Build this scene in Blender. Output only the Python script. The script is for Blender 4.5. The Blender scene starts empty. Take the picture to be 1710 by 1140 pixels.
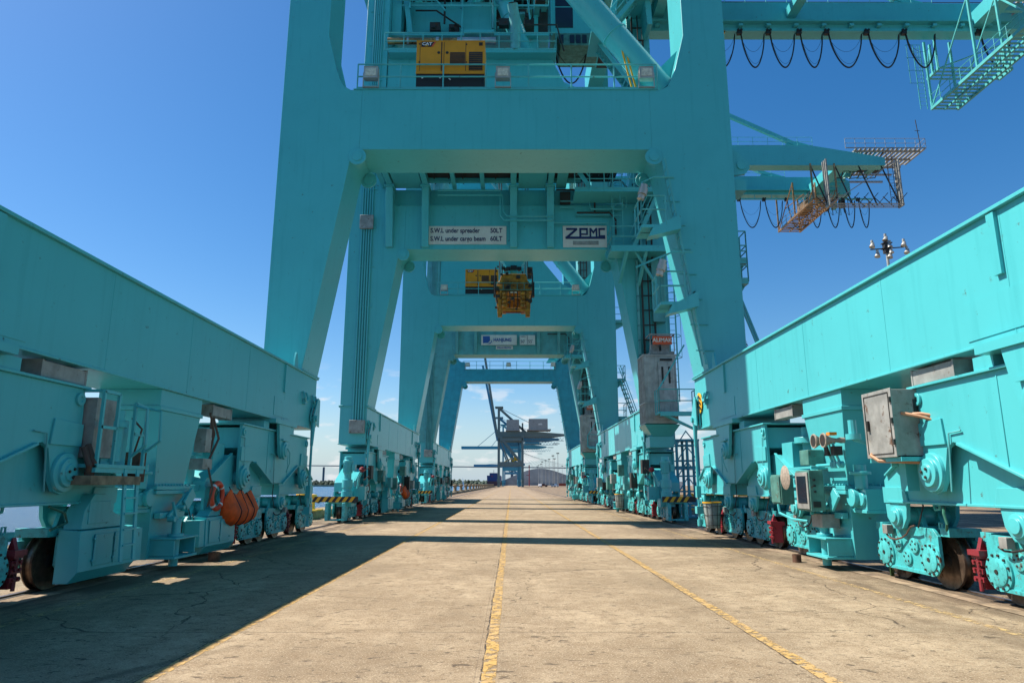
import bpy, bmesh, math, random
from mathutils import Vector, Matrix
R = math.radians
PI = math.pi
random.seed(7)
S = bpy.context.scene
COL = S.collection

# ------------------------------------------------------------------ camera
cam_d = bpy.data.cameras.new('camera')
cam = bpy.data.objects.new('camera', cam_d); COL.objects.link(cam)
cam_d.sensor_width = 36; cam_d.lens = 24.0
cam_d.clip_end = 9000; cam_d.clip_start = 0.1
cam.location = (0, 0, 1.71)
cam.rotation_euler = (R(90 + 11.8), 0, R(-0.075))
S.camera = cam

# ------------------------------------------------------------------ light
SUN = Vector((-0.70, 0.17, 1.0)).normalized()
elev = math.asin(SUN.z); rot = math.atan2(SUN.x, SUN.y)
w = bpy.data.worlds.new("World"); S.world = w; w.use_nodes = True
nt = w.node_tree; N = nt.nodes; L = nt.links
for n in list(N): N.remove(n)
sky = N.new('ShaderNodeTexSky'); sky.sky_type = 'NISHITA'; sky.sun_disc = False
sky.sun_elevation = elev; sky.sun_rotation = rot
sky.air_density = 1.0; sky.dust_density = 0.6; sky.ozone_density = 3.0; sky.altitude = 0
hs = N.new('ShaderNodeHueSaturation'); hs.inputs['Saturation'].default_value = 1.36; hs.inputs['Value'].default_value = 1.0
L.new(sky.outputs[0], hs.inputs['Color'])
# thin fair-weather clouds, mostly low over the horizon
tc = N.new('ShaderNodeTexCoord'); sx = N.new('ShaderNodeSeparateXYZ'); L.new(tc.outputs['Generated'], sx.inputs[0])
mp = N.new('ShaderNodeMapping'); mp.inputs['Scale'].default_value = (8.0, 8.0, 26.0); mp.inputs['Location'].default_value = (1.3, 0.4, 0.75)
L.new(tc.outputs['Generated'], mp.inputs[0])
cn = N.new('ShaderNodeTexNoise'); cn.inputs['Scale'].default_value = 2.2; cn.inputs['Detail'].default_value = 7; cn.inputs['Roughness'].default_value = 0.55
L.new(mp.outputs[0], cn.inputs['Vector'])
cr = N.new('ShaderNodeMapRange'); cr.inputs['From Min'].default_value = 0.54; cr.inputs['From Max'].default_value = 0.63
L.new(cn.outputs['Fac'], cr.inputs['Value'])
er = N.new('ShaderNodeMapRange'); er.inputs['From Min'].default_value = 0.17; er.inputs['From Max'].default_value = 0.11
L.new(sx.outputs['Z'], er.inputs['Value'])
mu = N.new('ShaderNodeMath'); mu.operation = 'MULTIPLY'; L.new(cr.outputs[0], mu.inputs[0]); L.new(er.outputs[0], mu.inputs[1])
mu2 = N.new('ShaderNodeMath'); mu2.operation = 'MULTIPLY'; mu2.inputs[1].default_value = 0.6; L.new(mu.outputs[0], mu2.inputs[0])
mixc = N.new('ShaderNodeMix'); mixc.data_type = 'RGBA'
L.new(mu2.outputs[0], mixc.inputs['Factor']); L.new(hs.outputs[0], mixc.inputs['A']); mixc.inputs['B'].default_value = (6.2, 6.2, 6.3, 1)
hz = N.new('ShaderNodeMapRange'); hz.inputs['From Min'].default_value = 0.13; hz.inputs['From Max'].default_value = -0.01; hz.inputs['To Max'].default_value = 0.9
L.new(sx.outputs['Z'], hz.inputs['Value'])
mixh = N.new('ShaderNodeMix'); mixh.data_type = 'RGBA'; L.new(hz.outputs[0], mixh.inputs['Factor']); L.new(hs.outputs[0], mixh.inputs['A']); mixh.inputs['B'].default_value = (3.3, 4.3, 5.2, 1)
L.new(mixh.outputs['Result'], mixc.inputs['A'])
bg = N.new('ShaderNodeBackground'); bg.inputs['Strength'].default_value = 0.082
L.new(mixc.outputs['Result'], bg.inputs['Color'])
wo = N.new('ShaderNodeOutputWorld'); L.new(bg.outputs[0], wo.inputs['Surface'])

sl = bpy.data.lights.new('sun', 'SUN'); sl.energy = 5.0; sl.angle = R(0.55); sl.color = (1.0, 0.93, 0.82)
so = bpy.data.objects.new('sun', sl); COL.objects.link(so)
so.rotation_euler = SUN.to_track_quat('Z', 'Y').to_euler(); so.location = (-40, 10, 60)

S.view_settings.view_transform = 'Standard'; S.view_settings.look = 'None'
S.view_settings.exposure = 0.86; S.view_settings.gamma = 1.0
S.render.engine = 'CYCLES'

# ------------------------------------------------------------------ materials
def mat(name, col, rough=0.5, metal=0.0, var=0.12, vscale=1.5, streak=0.0, streak_col=None, rust=0.0, rust_col=(0.10, 0.045, 0.02), bump=0.0, bscale=30, spec=0.5, dirt=0.0, dirt_col=(0.05, 0.05, 0.045), dscale=0.9, dthr=0.52):
    m = bpy.data.materials.new(name); m.use_nodes = True
    nt = m.node_tree; n = nt.nodes; l = nt.links
    b = n['Principled BSDF']; b.inputs['Roughness'].default_value = rough; b.inputs['Metallic'].default_value = metal
    b.inputs['Specular IOR Level'].default_value = spec
    geo = n.new('ShaderNodeNewGeometry')
    def noise(scale, det=4, vec=None, rgh=0.55):
        t = n.new('ShaderNodeTexNoise'); t.inputs['Scale'].default_value = scale; t.inputs['Detail'].default_value = det; t.inputs['Roughness'].default_value = rgh
        l.new(vec if vec else geo.outputs['Position'], t.inputs['Vector']); return t.outputs['Fac']
    def mr(v, a, b_, c=0.0, d=1.0):
        t = n.new('ShaderNodeMapRange'); t.inputs['From Min'].default_value = a; t.inputs['From Max'].default_value = b_
        t.inputs['To Min'].default_value = c; t.inputs['To Max'].default_value = d; l.new(v, t.inputs['Value']); return t.outputs[0]
    def mix(f, a, b_):
        t = n.new('ShaderNodeMix'); t.data_type = 'RGBA'
        l.new(f, t.inputs['Factor'])
        for k, v in (('A', a), ('B', b_)):
            if isinstance(v, (tuple, list)): t.inputs[k].default_value = (*v[:3], 1)
            else: l.new(v, t.inputs[k])
        return t.outputs['Result']
    dark = tuple(c * (1 - var) for c in col); lite = tuple(min(1, c * (1 + var)) for c in col)
    c = mix(mr(noise(vscale), 0.35, 0.65), dark, lite)
    if streak:
        mpn = n.new('ShaderNodeMapping'); mpn.inputs['Scale'].default_value = (6, 6, 0.35); l.new(geo.outputs['Position'], mpn.inputs[0])
        f = mr(noise(1.0, 5, mpn.outputs[0]), 0.54, 0.78, 0, streak)
        c = mix(f, c, streak_col or tuple(x * 0.55 for x in col))
    if dirt:
        f = mr(noise(dscale, 8, None, 0.7), dthr, dthr+0.18, 0, dirt); c = mix(f, c, dirt_col)
    if rust:
        f = mr(noise(5.0, 8, None, 0.7), 0.66 - rust * 0.1, 0.74 - rust * 0.1); c = mix(f, c, rust_col)
        l.new(mr(f, 0, 1, rough, 0.85), b.inputs['Roughness'])
    l.new(c, b.inputs['Base Color'])
    if bump:
        bn = n.new('ShaderNodeBump'); bn.inputs['Strength'].default_value = bump; bn.inputs['Distance'].default_value = 0.02
        l.new(noise(bscale, 5), bn.inputs['Height']); l.new(bn.outputs[0], b.inputs['Normal'])
    return m

TEAL = (0.07, 0.44, 0.47)
M = {
 'teal': mat('teal_paint', TEAL, 0.33, var=0.03, vscale=0.5, streak=0.30, streak_col=(0.02, 0.27, 0.29), rust=0.22, rust_col=(0.06, 0.10, 0.08), bump=0.03, bscale=3, dirt=0.10, dirt_col=(0.02, 0.24, 0.26)),
 'teal_worn': mat('worn_teal_paint', (0.065, 0.44, 0.45), 0.45, var=0.16, vscale=3, streak=0.5, streak_col=(0.04, 0.16, 0.15), rust=0.8, bump=0.08, bscale=14, dirt=0.95, dirt_col=(0.02, 0.03, 0.028), dscale=9.0, dthr=0.52),
 'teal_truck': mat('grimy_teal_paint', (0.05, 0.43, 0.45), 0.45, var=0.12, vscale=4, streak=0.6, streak_col=(0.04, 0.14, 0.13), rust=0.7, bump=0.10, bscale=14, dirt=0.85, dirt_col=(0.022, 0.075, 0.072), dscale=4.0, dthr=0.50),
 'teal_b': mat('blue_teal_paint', (0.025, 0.31, 0.40), 0.42, var=0.1, streak=0.4, rust=0.3, bump=0.03, bscale=6, dirt=0.3, dirt_col=(0.03, 0.18, 0.2)),
 'teal_g': mat('faded_teal_paint', (0.09, 0.36, 0.37), 0.5, var=0.12, streak=0.5, rust=0.4, streak_col=(0.12, 0.22, 0.2), bump=0.03, bscale=6, dirt=0.3, dirt_col=(0.08, 0.2, 0.2)),
 'rail': mat('teal_rail_paint', (0.08, 0.42, 0.42), 0.45, var=0.1, rust=0.5),
 'grey': mat('galvanised_grey', (0.30, 0.30, 0.28), 0.55, 0.2, var=0.2, vscale=4, rust=0.7, streak=0.4, dirt=0.4),
 'panel': mat('ribbed_lift_panel', (0.36, 0.38, 0.37), 0.45, 0.3, var=0.2, vscale=3, streak=0.6, streak_col=(0.16, 0.15, 0.12), rust=0.3),
 'dark': mat('dark_steel', (0.035, 0.033, 0.03), 0.6, 0.3, var=0.3, rust=0.9, rust_col=(0.08, 0.03, 0.015)),
 'black': mat('black_rubber', (0.012, 0.012, 0.013), 0.55),
 'wheel': mat('worn_steel_tread', (0.16, 0.11, 0.08), 0.38, 0.7, var=0.4, vscale=6, rust=0.9, rust_col=(0.09, 0.04, 0.02)),
 'red': mat('red_clamp_paint', (0.24, 0.02, 0.03), 0.5, var=0.3, rust=0.7, rust_col=(0.06, 0.015, 0.012)),
 'orange': mat('orange_tarpaulin', (0.85, 0.085, 0.004), 0.7, var=0.3, vscale=3, bump=0.4, bscale=7),
 'buoy': mat('orange_lifebuoy', (0.65, 0.06, 0.02), 0.5, var=0.15),
 'white': mat('white_sign', (0.62, 0.62, 0.56), 0.5, var=0.08, streak=0.4, streak_col=(0.4, 0.38, 0.3)),
 'navy': mat('navy_letters', (0.01, 0.015, 0.09), 0.5, var=0.05),
 'blue': mat('sign_blue', (0.02, 0.09, 0.32), 0.5, var=0.05),
 'yellow': mat('yellow_paint', (0.72, 0.38, 0.015), 0.5, var=0.15, vscale=4, rust=0.3),
 'gen': mat('generator_yellow', (0.62, 0.26, 0.002), 0.45, var=0.08, streak=0.2),
 'spread': mat('grimy_shaded_spreader_yellow', (0.40, 0.17, 0.006), 0.5, var=0.35, vscale=3, rust=1.2, rust_col=(0.05, 0.025, 0.01), dirt=0.7, dirt_col=(0.04, 0.02, 0.008)),  # dirt and rust over a yellow darkened in place of overhead shade
 'alu': mat('aluminium_lamp', (0.42, 0.41, 0.37), 0.4, 0.4, var=0.15, streak=0.3),
 'cream': mat('weathered_horn', (0.30, 0.25, 0.20), 0.6, var=0.25, vscale=20),
 'greenbox': mat('green_grey_cabinet', (0.07, 0.20, 0.17), 0.5, var=0.3, vscale=4, streak=0.5, rust=0.5),
 'window': mat('dark_cab_glass', (0.015, 0.02, 0.03), 0.08, 0.0, var=0.1),
 'redtxt': mat('red_sign', (0.55, 0.08, 0.02), 0.5, var=0.1),
 'pipe': mat('rusty_pipe', (0.34, 0.20, 0.09), 0.4, 0.6, var=0.35, vscale=3, rust=0.8),
 'steel': mat('light_steel_pipe', (0.45, 0.45, 0.48), 0.35, 0.7, var=0.2),
 'far_grey': mat('olive_grey_crane', (0.12, 0.17, 0.16), 0.6, var=0.1),
 'far_blue': mat('blue_crane', (0.045, 0.22, 0.33), 0.6, var=0.1),
 'far_teal': mat('teal_far_crane', (0.05, 0.28, 0.36), 0.6, var=0.1),
 'hull_blue': mat('ship_blue', (0.015, 0.035, 0.13), 0.5, var=0.2),
 'hull_red': mat('ship_antifouling_red', (0.10, 0.03, 0.03), 0.6, var=0.2),
 'bridge': mat('bridge_concrete', (0.10, 0.11, 0.13), 0.7, var=0.05),
 'timber': mat('weathered_timber', (0.22, 0.17, 0.11), 0.8, var=0.4, vscale=5, streak=0.5),
 'bark': mat('bark', (0.07, 0.05, 0.035), 0.9), 'leaf': mat('leaf_green', (0.035, 0.07, 0.02), 0.7, var=0.5, vscale=3),
 'far_leaf': mat('distant_foliage', (0.045, 0.07, 0.05), 0.9, var=0.4, vscale=0.05),
 'hill': mat('stockpile_earth', (0.27, 0.27, 0.27), 0.9, var=0.2, vscale=0.05),
 'bin': mat('pale_plastic_bin', (0.30, 0.35, 0.33), 0.5, var=0.25, vscale=5, streak=0.5, dirt=0.4),
 'rust': mat('rusted_steel', (0.10, 0.05, 0.03), 0.8, 0.2, var=0.4, vscale=9),
 'hose': mat('brown_hose', (0.09, 0.05, 0.035), 0.6), 'ghose': mat('green_hose', (0.02, 0.12, 0.08), 0.5),
 'white_paint': mat('white_paint', (0.7, 0.7, 0.7), 0.4, var=0.05), 'glow': mat('frosted_lens', (0.55, 0.55, 0.45), 0.2, var=0.2, vscale=12),
}

# ------------------------------------------------------------------ mesh builder
SC = 1.07
def warp(p):        # crane drawing units to metres
    x, y, z = p
    return (x * SC, y * SC, z if z < 1.71 else 1.71 + SC * (z - 1.71))
class MB:
    def __init__(s, wp=False): s.v = []; s.f = []; s.wp = wp; s.cur = 0; s.mi = []
    def add(s, vs, fs):
        b = len(s.v); s.v += [tuple(v) for v in vs]; s.f += [tuple(i + b for i in f) for f in fs]; s.mi += [s.cur]*len(fs); return s
    def box(s, x0, x1, y0, y1, z0, z1):
        return s.add([(x0,y0,z0),(x1,y0,z0),(x1,y1,z0),(x0,y1,z0),(x0,y0,z1),(x1,y0,z1),(x1,y1,z1),(x0,y1,z1)],
                     [(0,3,2,1),(4,5,6,7),(0,1,5,4),(1,2,6,5),(2,3,7,6),(3,0,4,7)])
    def prism(s, poly, ax, a, b):
        n = len(poly)
        def P(u, v, w): return {'x': (w, u, v), 'y': (u, w, v), 'z': (u, v, w)}[ax]
        vs = [P(u, v, a) for u, v in poly] + [P(u, v, b) for u, v in poly]
        fs = [tuple(range(n)), tuple(range(2*n-1, n-1, -1))] + [(i, (i+1) % n, n + (i+1) % n, n + i) for i in range(n)]
        return s.add(vs, fs)
    def frus(s, x0,x1,y0,y1,z0, X0,X1,Y0,Y1,z1):
        return s.add([(x0,y0,z0),(x1,y0,z0),(x1,y1,z0),(x0,y1,z0),(X0,Y0,z1),(X1,Y0,z1),(X1,Y1,z1),(X0,Y1,z1)],
                     [(0,3,2,1),(4,5,6,7),(0,1,5,4),(1,2,6,5),(2,3,7,6),(3,0,4,7)])
    def cyl(s, p0, p1, r, n=12, r2=None):
        p0 = Vector(p0); p1 = Vector(p1); d = (p1 - p0)
        if d.length < 1e-6: return s
        d.normalize(); a = d.orthogonal().normalized(); b = d.cross(a); r2 = r if r2 is None else r2
        vs = []
        for p, rr in ((p0, r), (p1, r2)):
            for i in range(n):
                t = 2*PI*i/n; vs.append(p + a*math.cos(t)*rr + b*math.sin(t)*rr)
        return s.add(vs, [tuple(range(n-1,-1,-1)), tuple(range(n, 2*n))] + [(i,(i+1)%n,n+(i+1)%n,n+i) for i in range(n)])
    def bar(s, p0, p1, w, h=None):    # rectangular bar between points
        p0 = Vector(p0); p1 = Vector(p1); d = (p1-p0)
        if d.length < 1e-6: return s
        d.normalize(); h = h or w
        up = Vector((0,0,1)) if abs(d.z) < 0.95 else Vector((0,1,0))
        a = d.cross(up).normalized()*w/2; b = a.cross(d).normalized()*h/2
        vs = [p+q for p in (p0,p1) for q in (-a-b, a-b, a+b, -a+b)]
        return s.add(vs, [(0,3,2,1),(4,5,6,7),(0,1,5,4),(1,2,6,5),(2,3,7,6),(3,0,4,7)])
    def tube(s, pts, r, n=6):
        pts = [Vector(p) for p in pts]; vs = []; fs = []
        ref = None
        for i, p in enumerate(pts):
            d = (pts[min(i+1, len(pts)-1)] - pts[max(i-1, 0)]).normalized()
            if ref is None: ref = d.orthogonal().normalized()
            a = (ref - d*ref.dot(d)).normalized(); ref = a; b = d.cross(a)
            for k in range(n):
                t = 2*PI*k/n; vs.append(p + a*math.cos(t)*r + b*math.sin(t)*r)
        for i in range(len(pts)-1):
            for k in range(n): fs.append((i*n+k, i*n+(k+1)%n, (i+1)*n+(k+1)%n, (i+1)*n+k))
        fs += [tuple(range(n-1,-1,-1)), tuple(range((len(pts)-1)*n, len(pts)*n))]
        return s.add(vs, fs)
    def lathe(s, prof, o, ax='z', n=20):   # prof: (along, radius)
        vs = []; fs = []; o = Vector(o)
        for t, r in prof:
            for k in range(n):
                a = 2*PI*k/n; c, q = math.cos(a)*r, math.sin(a)*r
                vs.append(o + Vector({'z': (c,q,t), 'x': (t,c,q), 'y': (c,t,q)}[ax]))
        for i in range(len(prof)-1):
            for k in range(n): fs.append((i*n+k, i*n+(k+1)%n, (i+1)*n+(k+1)%n, (i+1)*n+k))
        fs += [tuple(range(n-1,-1,-1)), tuple(range((len(prof)-1)*n, len(prof)*n))]
        return s.add(vs, fs)
    def mesh(s, name, smooth=35):
        vs = [warp(v) for v in s.v] if s.wp else s.v
        me = bpy.data.meshes.new(name); me.from_pydata(vs, [], s.f)
        if any(s.mi): me.polygons.foreach_set('material_index', s.mi)
        bm = bmesh.new(); bm.from_mesh(me); bmesh.ops.recalc_face_normals(bm, faces=bm.faces); bm.to_mesh(me); bm.free()
        if smooth:
            for p in me.polygons: p.use_smooth = True
            me.set_sharp_from_angle(angle=R(smooth))
        return me
MESH = {}
def obj(name, me, m=None, parent=None, loc=(0,0,0), rz=0, bevel=0, label=None, rot=None):
    if isinstance(me, MB): me = me.mesh(name)
    if m is not None and not me.materials:
        me.materials.append(m)
        if any(p.material_index for p in me.polygons): me.materials.append(M['dark'])
    o = bpy.data.objects.new(name, me); COL.objects.link(o)
    if parent: o.parent = parent
    o.location = loc; o.rotation_euler = rot or (0, 0, rz)
    if m is not None and me.materials[0] != m:
        o.material_slots[0].link = 'OBJECT'; o.material_slots[0].material = m
    if bevel:
        b = o.modifiers.new('bevel', 'BEVEL'); b.width = bevel; b.segments = 2; b.limit_method = 'ANGLE'; b.angle_limit = R(40)
    if label: o['label'] = label
    return o
def cached(key, fn):
    if key not in MESH: MESH[key] = fn().mesh(key)
    return MESH[key]
def thing(name, label, cat, loc=(0,0,0), rz=0, group=None):
    o = bpy.data.objects.new(name, None); COL.objects.link(o); o.empty_display_size = 0.3
    o.location = loc; o.rotation_euler = (0,0,rz); o['label'] = label; o['category'] = cat
    if group: o['group'] = group
    return o
def tag(o, label, cat, group=None):
    o['label'] = label; o['category'] = cat
    if group: o['group'] = group
    return o
def struct(o, kind='structure'): o['kind'] = kind; return o
def W(x, y, z): return warp((x, y, z))
def text_part(name, txt, size, m, parent, loc, rot=(R(90),0,0), ext=0.004, align='LEFT', sx=1.0, bold=0.0, shear=0.0):
    cu = bpy.data.curves.new(name, 'FONT'); cu.body = txt; cu.size = size; cu.extrude = ext; cu.align_x = align; cu.align_y = 'CENTER'; cu.offset = bold; cu.shear = shear
    t = bpy.data.objects.new('tmp', cu); COL.objects.link(t)
    bpy.context.view_layer.update()
    me = bpy.data.meshes.new_from_object(t.evaluated_get(bpy.context.evaluated_depsgraph_get()))
    bpy.data.objects.remove(t)
    me.materials.clear(); me.materials.append(m)
    o = obj(name, me, None, parent, loc, rot=rot); o.scale = (sx, 1, 1)
    return o

# ------------------------------------------------------------------ setting
CX = -0.2
YA, YB, YC = 15.2, 43.6, 73.1
def concrete():
    m = bpy.data.materials.new('concrete_deck'); m.use_nodes = True
    nt = m.node_tree; n = nt.nodes; l = nt.links; b = n['Principled BSDF']
    geo = n.new('ShaderNodeNewGeometry'); P = geo.outputs['Position']
    def noise(sc, det=5, rg=0.6, mapv=None, dist=0):
        v = P
        if mapv:
            q = n.new('ShaderNodeMapping'); q.inputs['Scale'].default_value = mapv; l.new(P, q.inputs[0]); v = q.outputs[0]
        t = n.new('ShaderNodeTexNoise'); t.inputs['Scale'].default_value = sc; t.inputs['Detail'].default_value = det; t.inputs['Roughness'].default_value = rg; t.inputs['Distortion'].default_value = dist
        l.new(v, t.inputs['Vector']); return t.outputs['Fac']
    def mr(v, a, b_, c=0., d=1.):
        t = n.new('ShaderNodeMapRange'); t.inputs['From Min'].default_value = a; t.inputs['From Max'].default_value = b_; t.inputs['To Min'].default_value = c; t.inputs['To Max'].default_value = d
        l.new(v, t.inputs['Value']); return t.outputs[0]
    def mix(f, a, b_):
        t = n.new('ShaderNodeMix'); t.data_type = 'RGBA'; l.new(f, t.inputs['Factor'])
        for k, v in (('A', a), ('B', b_)):
            if isinstance(v, tuple): t.inputs[k].default_value = (*v, 1)
            else: l.new(v, t.inputs[k])
        return t.outputs['Result']
    def mth(op, a, b_):
        t = n.new('ShaderNodeMath'); t.operation = op
        for i, v in enumerate((a, b_)):
            if isinstance(v, (int, float)): t.inputs[i].default_value = v
            else: l.new(v, t.inputs[i])
        return t.outputs[0]
    c = mix(mr(noise(0.30, 7, 0.65), 0.38, 0.62), (0.25, 0.185, 0.118), (0.44, 0.34, 0.225))
    c = mix(mr(noise(0.75, 9, 0.75, (1, 0.6, 1), 0.6), 0.52, 0.64, 0, 0.6), c, (0.19, 0.14, 0.09))
    c = mix(mr(noise(2.6, 10, 0.8), 0.42, 0.62, 0, 0.8), c, (0.21, 0.145, 0.085))
    c = mix(mr(noise(14, 6, 0.8), 0.50, 0.66, 0, 0.65), c, (0.17, 0.115, 0.07))          # blotches
    c = mix(mr(noise(1.0, 8, 0.7, (0.8, 0.12, 1)), 0.50, 0.72, 0, 0.6), c, (0.19, 0.14, 0.09))    # worn tracks along the deck
    c = mix(mr(noise(60, 3, 0.8), 0.50, 0.68, 0, 0.7), c, (0.12, 0.085, 0.055))              # grit
    c = mix(mr(noise(55, 2, 0.5), 0.56, 0.68, 0, 0.5), c, (0.60, 0.50, 0.37))
    c = mix(mr(noise(5, 4, 0.6, (1, 2.2, 1), 1.0), 0.61, 0.65, 0, 0.8), c, (0.07, 0.05, 0.035))
    c = mix(mr(noise(17, 2, 0.5, (1, 1.6, 1)), 0.66, 0.69, 0, 0.9), c, (0.06, 0.042, 0.03))   # small oil marks
    # tyre marks and traffic lanes by the rails
    sxz = n.new('ShaderNodeSeparateXYZ'); l.new(P, sxz.inputs[0])
    ax = mth('ABSOLUTE', mth('ADD', sxz.outputs['X'], 0.2), 0)
    near = mr(ax, 4.6, 6.6, 0, 1)
    c = mix(mth('MULTIPLY', near, mr(noise(1.2, 7, 0.7, (1, 0.3, 1)), 0.38, 0.60, 0, 0.9)), c, (0.09, 0.063, 0.042))
    # cracks: edges of a large distorted voronoi, kept only here and there
    def crack(sc, wdt, seed, thr):
        q = n.new('ShaderNodeMapping'); q.inputs['Location'].default_value = (seed, seed*1.7, 0); l.new(P, q.inputs[0])
        dn = n.new('ShaderNodeTexNoise'); dn.inputs['Scale'].default_value = 1.6; dn.inputs['Detail'].default_value = 6; l.new(q.outputs[0], dn.inputs['Vector'])
        va = n.new('ShaderNodeVectorMath'); va.operation = 'MULTIPLY_ADD'; l.new(dn.outputs['Color'], va.inputs[0]); va.inputs[1].default_value = (0.7, 0.7, 0); l.new(q.outputs[0], va.inputs[2])
        vo = n.new('ShaderNodeTexVoronoi'); vo.feature = 'DISTANCE_TO_EDGE'; vo.inputs['Scale'].default_value = sc; l.new(va.outputs[0], vo.inputs['Vector'])
        e = mr(vo.outputs['Distance'], 0, wdt, 1, 0)
        return mth('MULTIPLY', e, mr(noise(0.22, 2, 0.5, None), thr, thr + 0.04))
    k1 = crack(0.23, 0.0030, 3.1, 0.46)
    c = mix(k1, c, (0.05, 0.035, 0.025))
    # slab joints
    jy = mth('ABSOLUTE', mth('SUBTRACT', mth('FRACT', mth('DIVIDE', mth('ADD', sxz.outputs['Y'], 0.55), 6.1), 0), 0.5), 0)
    jl = mr(jy, 0.0, 0.0026, 0.85, 0)
    jx = mth('ABSOLUTE', mth('SUBTRACT', mth('FRACT', mth('DIVIDE', mth('ADD', sxz.outputs['X'], 0.33 + 3.05*10.5), 3.05), 0), 0.5), 0)
    c = mix(mth('MULTIPLY', jl, mr(noise(0.8, 3), 0.40, 0.5)), c, (0.07, 0.05, 0.035))
    c = mix(mr(jx, 0.0, 0.002, 0.5, 0), c, (0.10, 0.07, 0.05))
    # skid arcs left of the lane
    dx = mth('ADD', sxz.outputs['X'], -3.2); dy = mth('ADD', sxz.outputs['Y'], -3.4)
    rr = mth('SQRT', mth('ADD', mth('MULTIPLY', dx, dx), mth('MULTIPLY', dy, dy)), 0)
    arc = mr(mth('ABSOLUTE', mth('SUBTRACT', rr, 7.6), 0), 0.02, 0.13, 0.5, 0)
    l_mask = mth('MULTIPLY', mr(sxz.outputs['X'], -2.5, -3.6), mr(sxz.outputs['Y'], 8.8, 7.2))
    c = mix(mth('MULTIPLY', arc, l_mask), c, (0.03, 0.025, 0.02))
    l.new(c, b.inputs['Base Color']); b.inputs['Roughness'].default_value = 0.85; b.inputs['Specular IOR Level'].default_value = 0.25
    bn = n.new('ShaderNodeBump'); bn.inputs['Strength'].default_value = 0.5; bn.inputs['Distance'].default_value = 0.012
    l.new(mth('ADD', noise(45, 6, 0.75), mth('MULTIPLY', k1, -1.5)), bn.inputs['Height']); l.new(bn.outputs[0], b.inputs['Normal'])
    return m
deckmat = concrete()
o = obj('quay_deck', MB().box(-14.5, 260, -60, 900, -3.6, 0.0), deckmat); struct(o)
o = obj('far_land', MB().box(-13.0, 2500, 900.01, 3000, -3.7, -0.2), M['hill']); struct(o)

def water_mat():
    m = bpy.data.materials.new('river_water'); m.use_nodes = True; n = m.node_tree.nodes; l = m.node_tree.links; b = n['Principled BSDF']
    b.inputs['Base Color'].default_value = (0.03, 0.12, 0.25, 1); b.inputs['Roughness'].default_value = 0.2
    g = n.new('ShaderNodeNewGeometry')
    q = n.new('ShaderNodeMapping'); q.inputs['Scale'].default_value = (0.7, 1.6, 1); l.new(g.outputs['Position'], q.inputs[0])
    t = n.new('ShaderNodeTexNoise'); t.inputs['Scale'].default_value = 0.9; t.inputs['Detail'].default_value = 8; t.inputs['Roughness'].default_value = 0.65; l.new(q.outputs[0], t.inputs['Vector'])
    bn = n.new('ShaderNodeBump'); bn.inputs['Strength'].default_value = 1.0; bn.inputs['Distance'].default_value = 1.6; b.inputs['Specular IOR Level'].default_value = 0.15; l.new(t.outputs['Fac'], bn.inputs['Height']); l.new(bn.outputs[0], b.inputs['Normal'])
    return m
o = obj('water', MB().add([(-3500,-60,-2.9),(-14.4,-60,-2.9),(-14.4,3000,-2.9),(-3500,3000,-2.9)], [(0,1,2,3)]), water_mat()); struct(o)

def line_mat(nm='worn_yellow_line', thr=0.495, colr=(0.45, 0.275, 0.08, 1)):
    m = bpy.data.materials.new(nm); m.use_nodes = True; n = m.node_tree.nodes; l = m.node_tree.links; b = n['Principled BSDF']
    g = n.new('ShaderNodeNewGeometry')
    def mkn(sc, a, c, o0=0., o1=1.):
        t = n.new('ShaderNodeTexNoise'); t.inputs['Scale'].default_value = sc; t.inputs['Detail'].default_value = 8; t.inputs['Roughness'].default_value = 0.75; l.new(g.outputs['Position'], t.inputs['Vector'])
        r = n.new('ShaderNodeMapRange'); r.inputs['From Min'].default_value = a; r.inputs['From Max'].default_value = c; r.inputs['To Min'].default_value = o0; r.inputs['To Max'].default_value = o1; l.new(t.outputs['Fac'], r.inputs['Value']); return r.outputs[0]
    x = n.new('ShaderNodeMix'); x.data_type = 'RGBA'; x.inputs['A'].default_value = colr; x.inputs['B'].default_value = (0.42, 0.28, 0.14, 1)
    l.new(mkn(2.5, 0.4, 0.62, 0, 0.8), x.inputs['Factor']); l.new(x.outputs['Result'], b.inputs['Base Color']); b.inputs['Roughness'].default_value = 0.8
    tr = n.new('ShaderNodeBsdfTransparent'); ms = n.new('ShaderNodeMixShader'); l.new(mkn(9, thr, thr+0.05), ms.inputs[0])
    l.new(b.outputs[0], ms.inputs[1]); l.new(tr.outputs[0], ms.inputs[2]); l.new(ms.outputs[0], n['Material Output'].inputs['Surface'])
    return m
lm = line_mat()
def sheet(x0, x1, y0, y1, z, jag=0.0, step=2.0):
    mb = MB(); ys = []; y = y0
    while y < y1: ys.append(y); y += step if y < 60 else 40
    ys.append(y1); vs = []
    for yy in ys:
        vs += [(x0 + random.uniform(-jag, jag), yy, z), (x1 + random.uniform(-jag, jag), yy, z)]
    return mb.add(vs, [(2*i, 2*i+1, 2*i+3, 2*i+2) for i in range(len(ys)-1)])
lm2 = line_mat('faded_yellow_line', 0.46, (0.42, 0.29, 0.12, 1))
for xl in (-6.1, -3.05, 0, 3.05, 6.1):
    struct(obj('lane_line', sheet(CX+xl-0.065, CX+xl+0.065, -8, 880, 0.004, 0.012, 0.35), lm2 if abs(xl) > 6 else lm))
dm = line_mat('dark_joint', 0.50, (0.05, 0.035, 0.025, 1)); dm.node_tree.nodes['Mix'].inputs['B'].default_value = (0.08, 0.06, 0.04, 1)
for xl in (-3.05, 0, 3.05): struct(obj('pavement_joint', sheet(CX+xl-0.085, CX+xl-0.068, -8, 300, 0.0035, 0.012, 0.18), dm))
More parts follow.
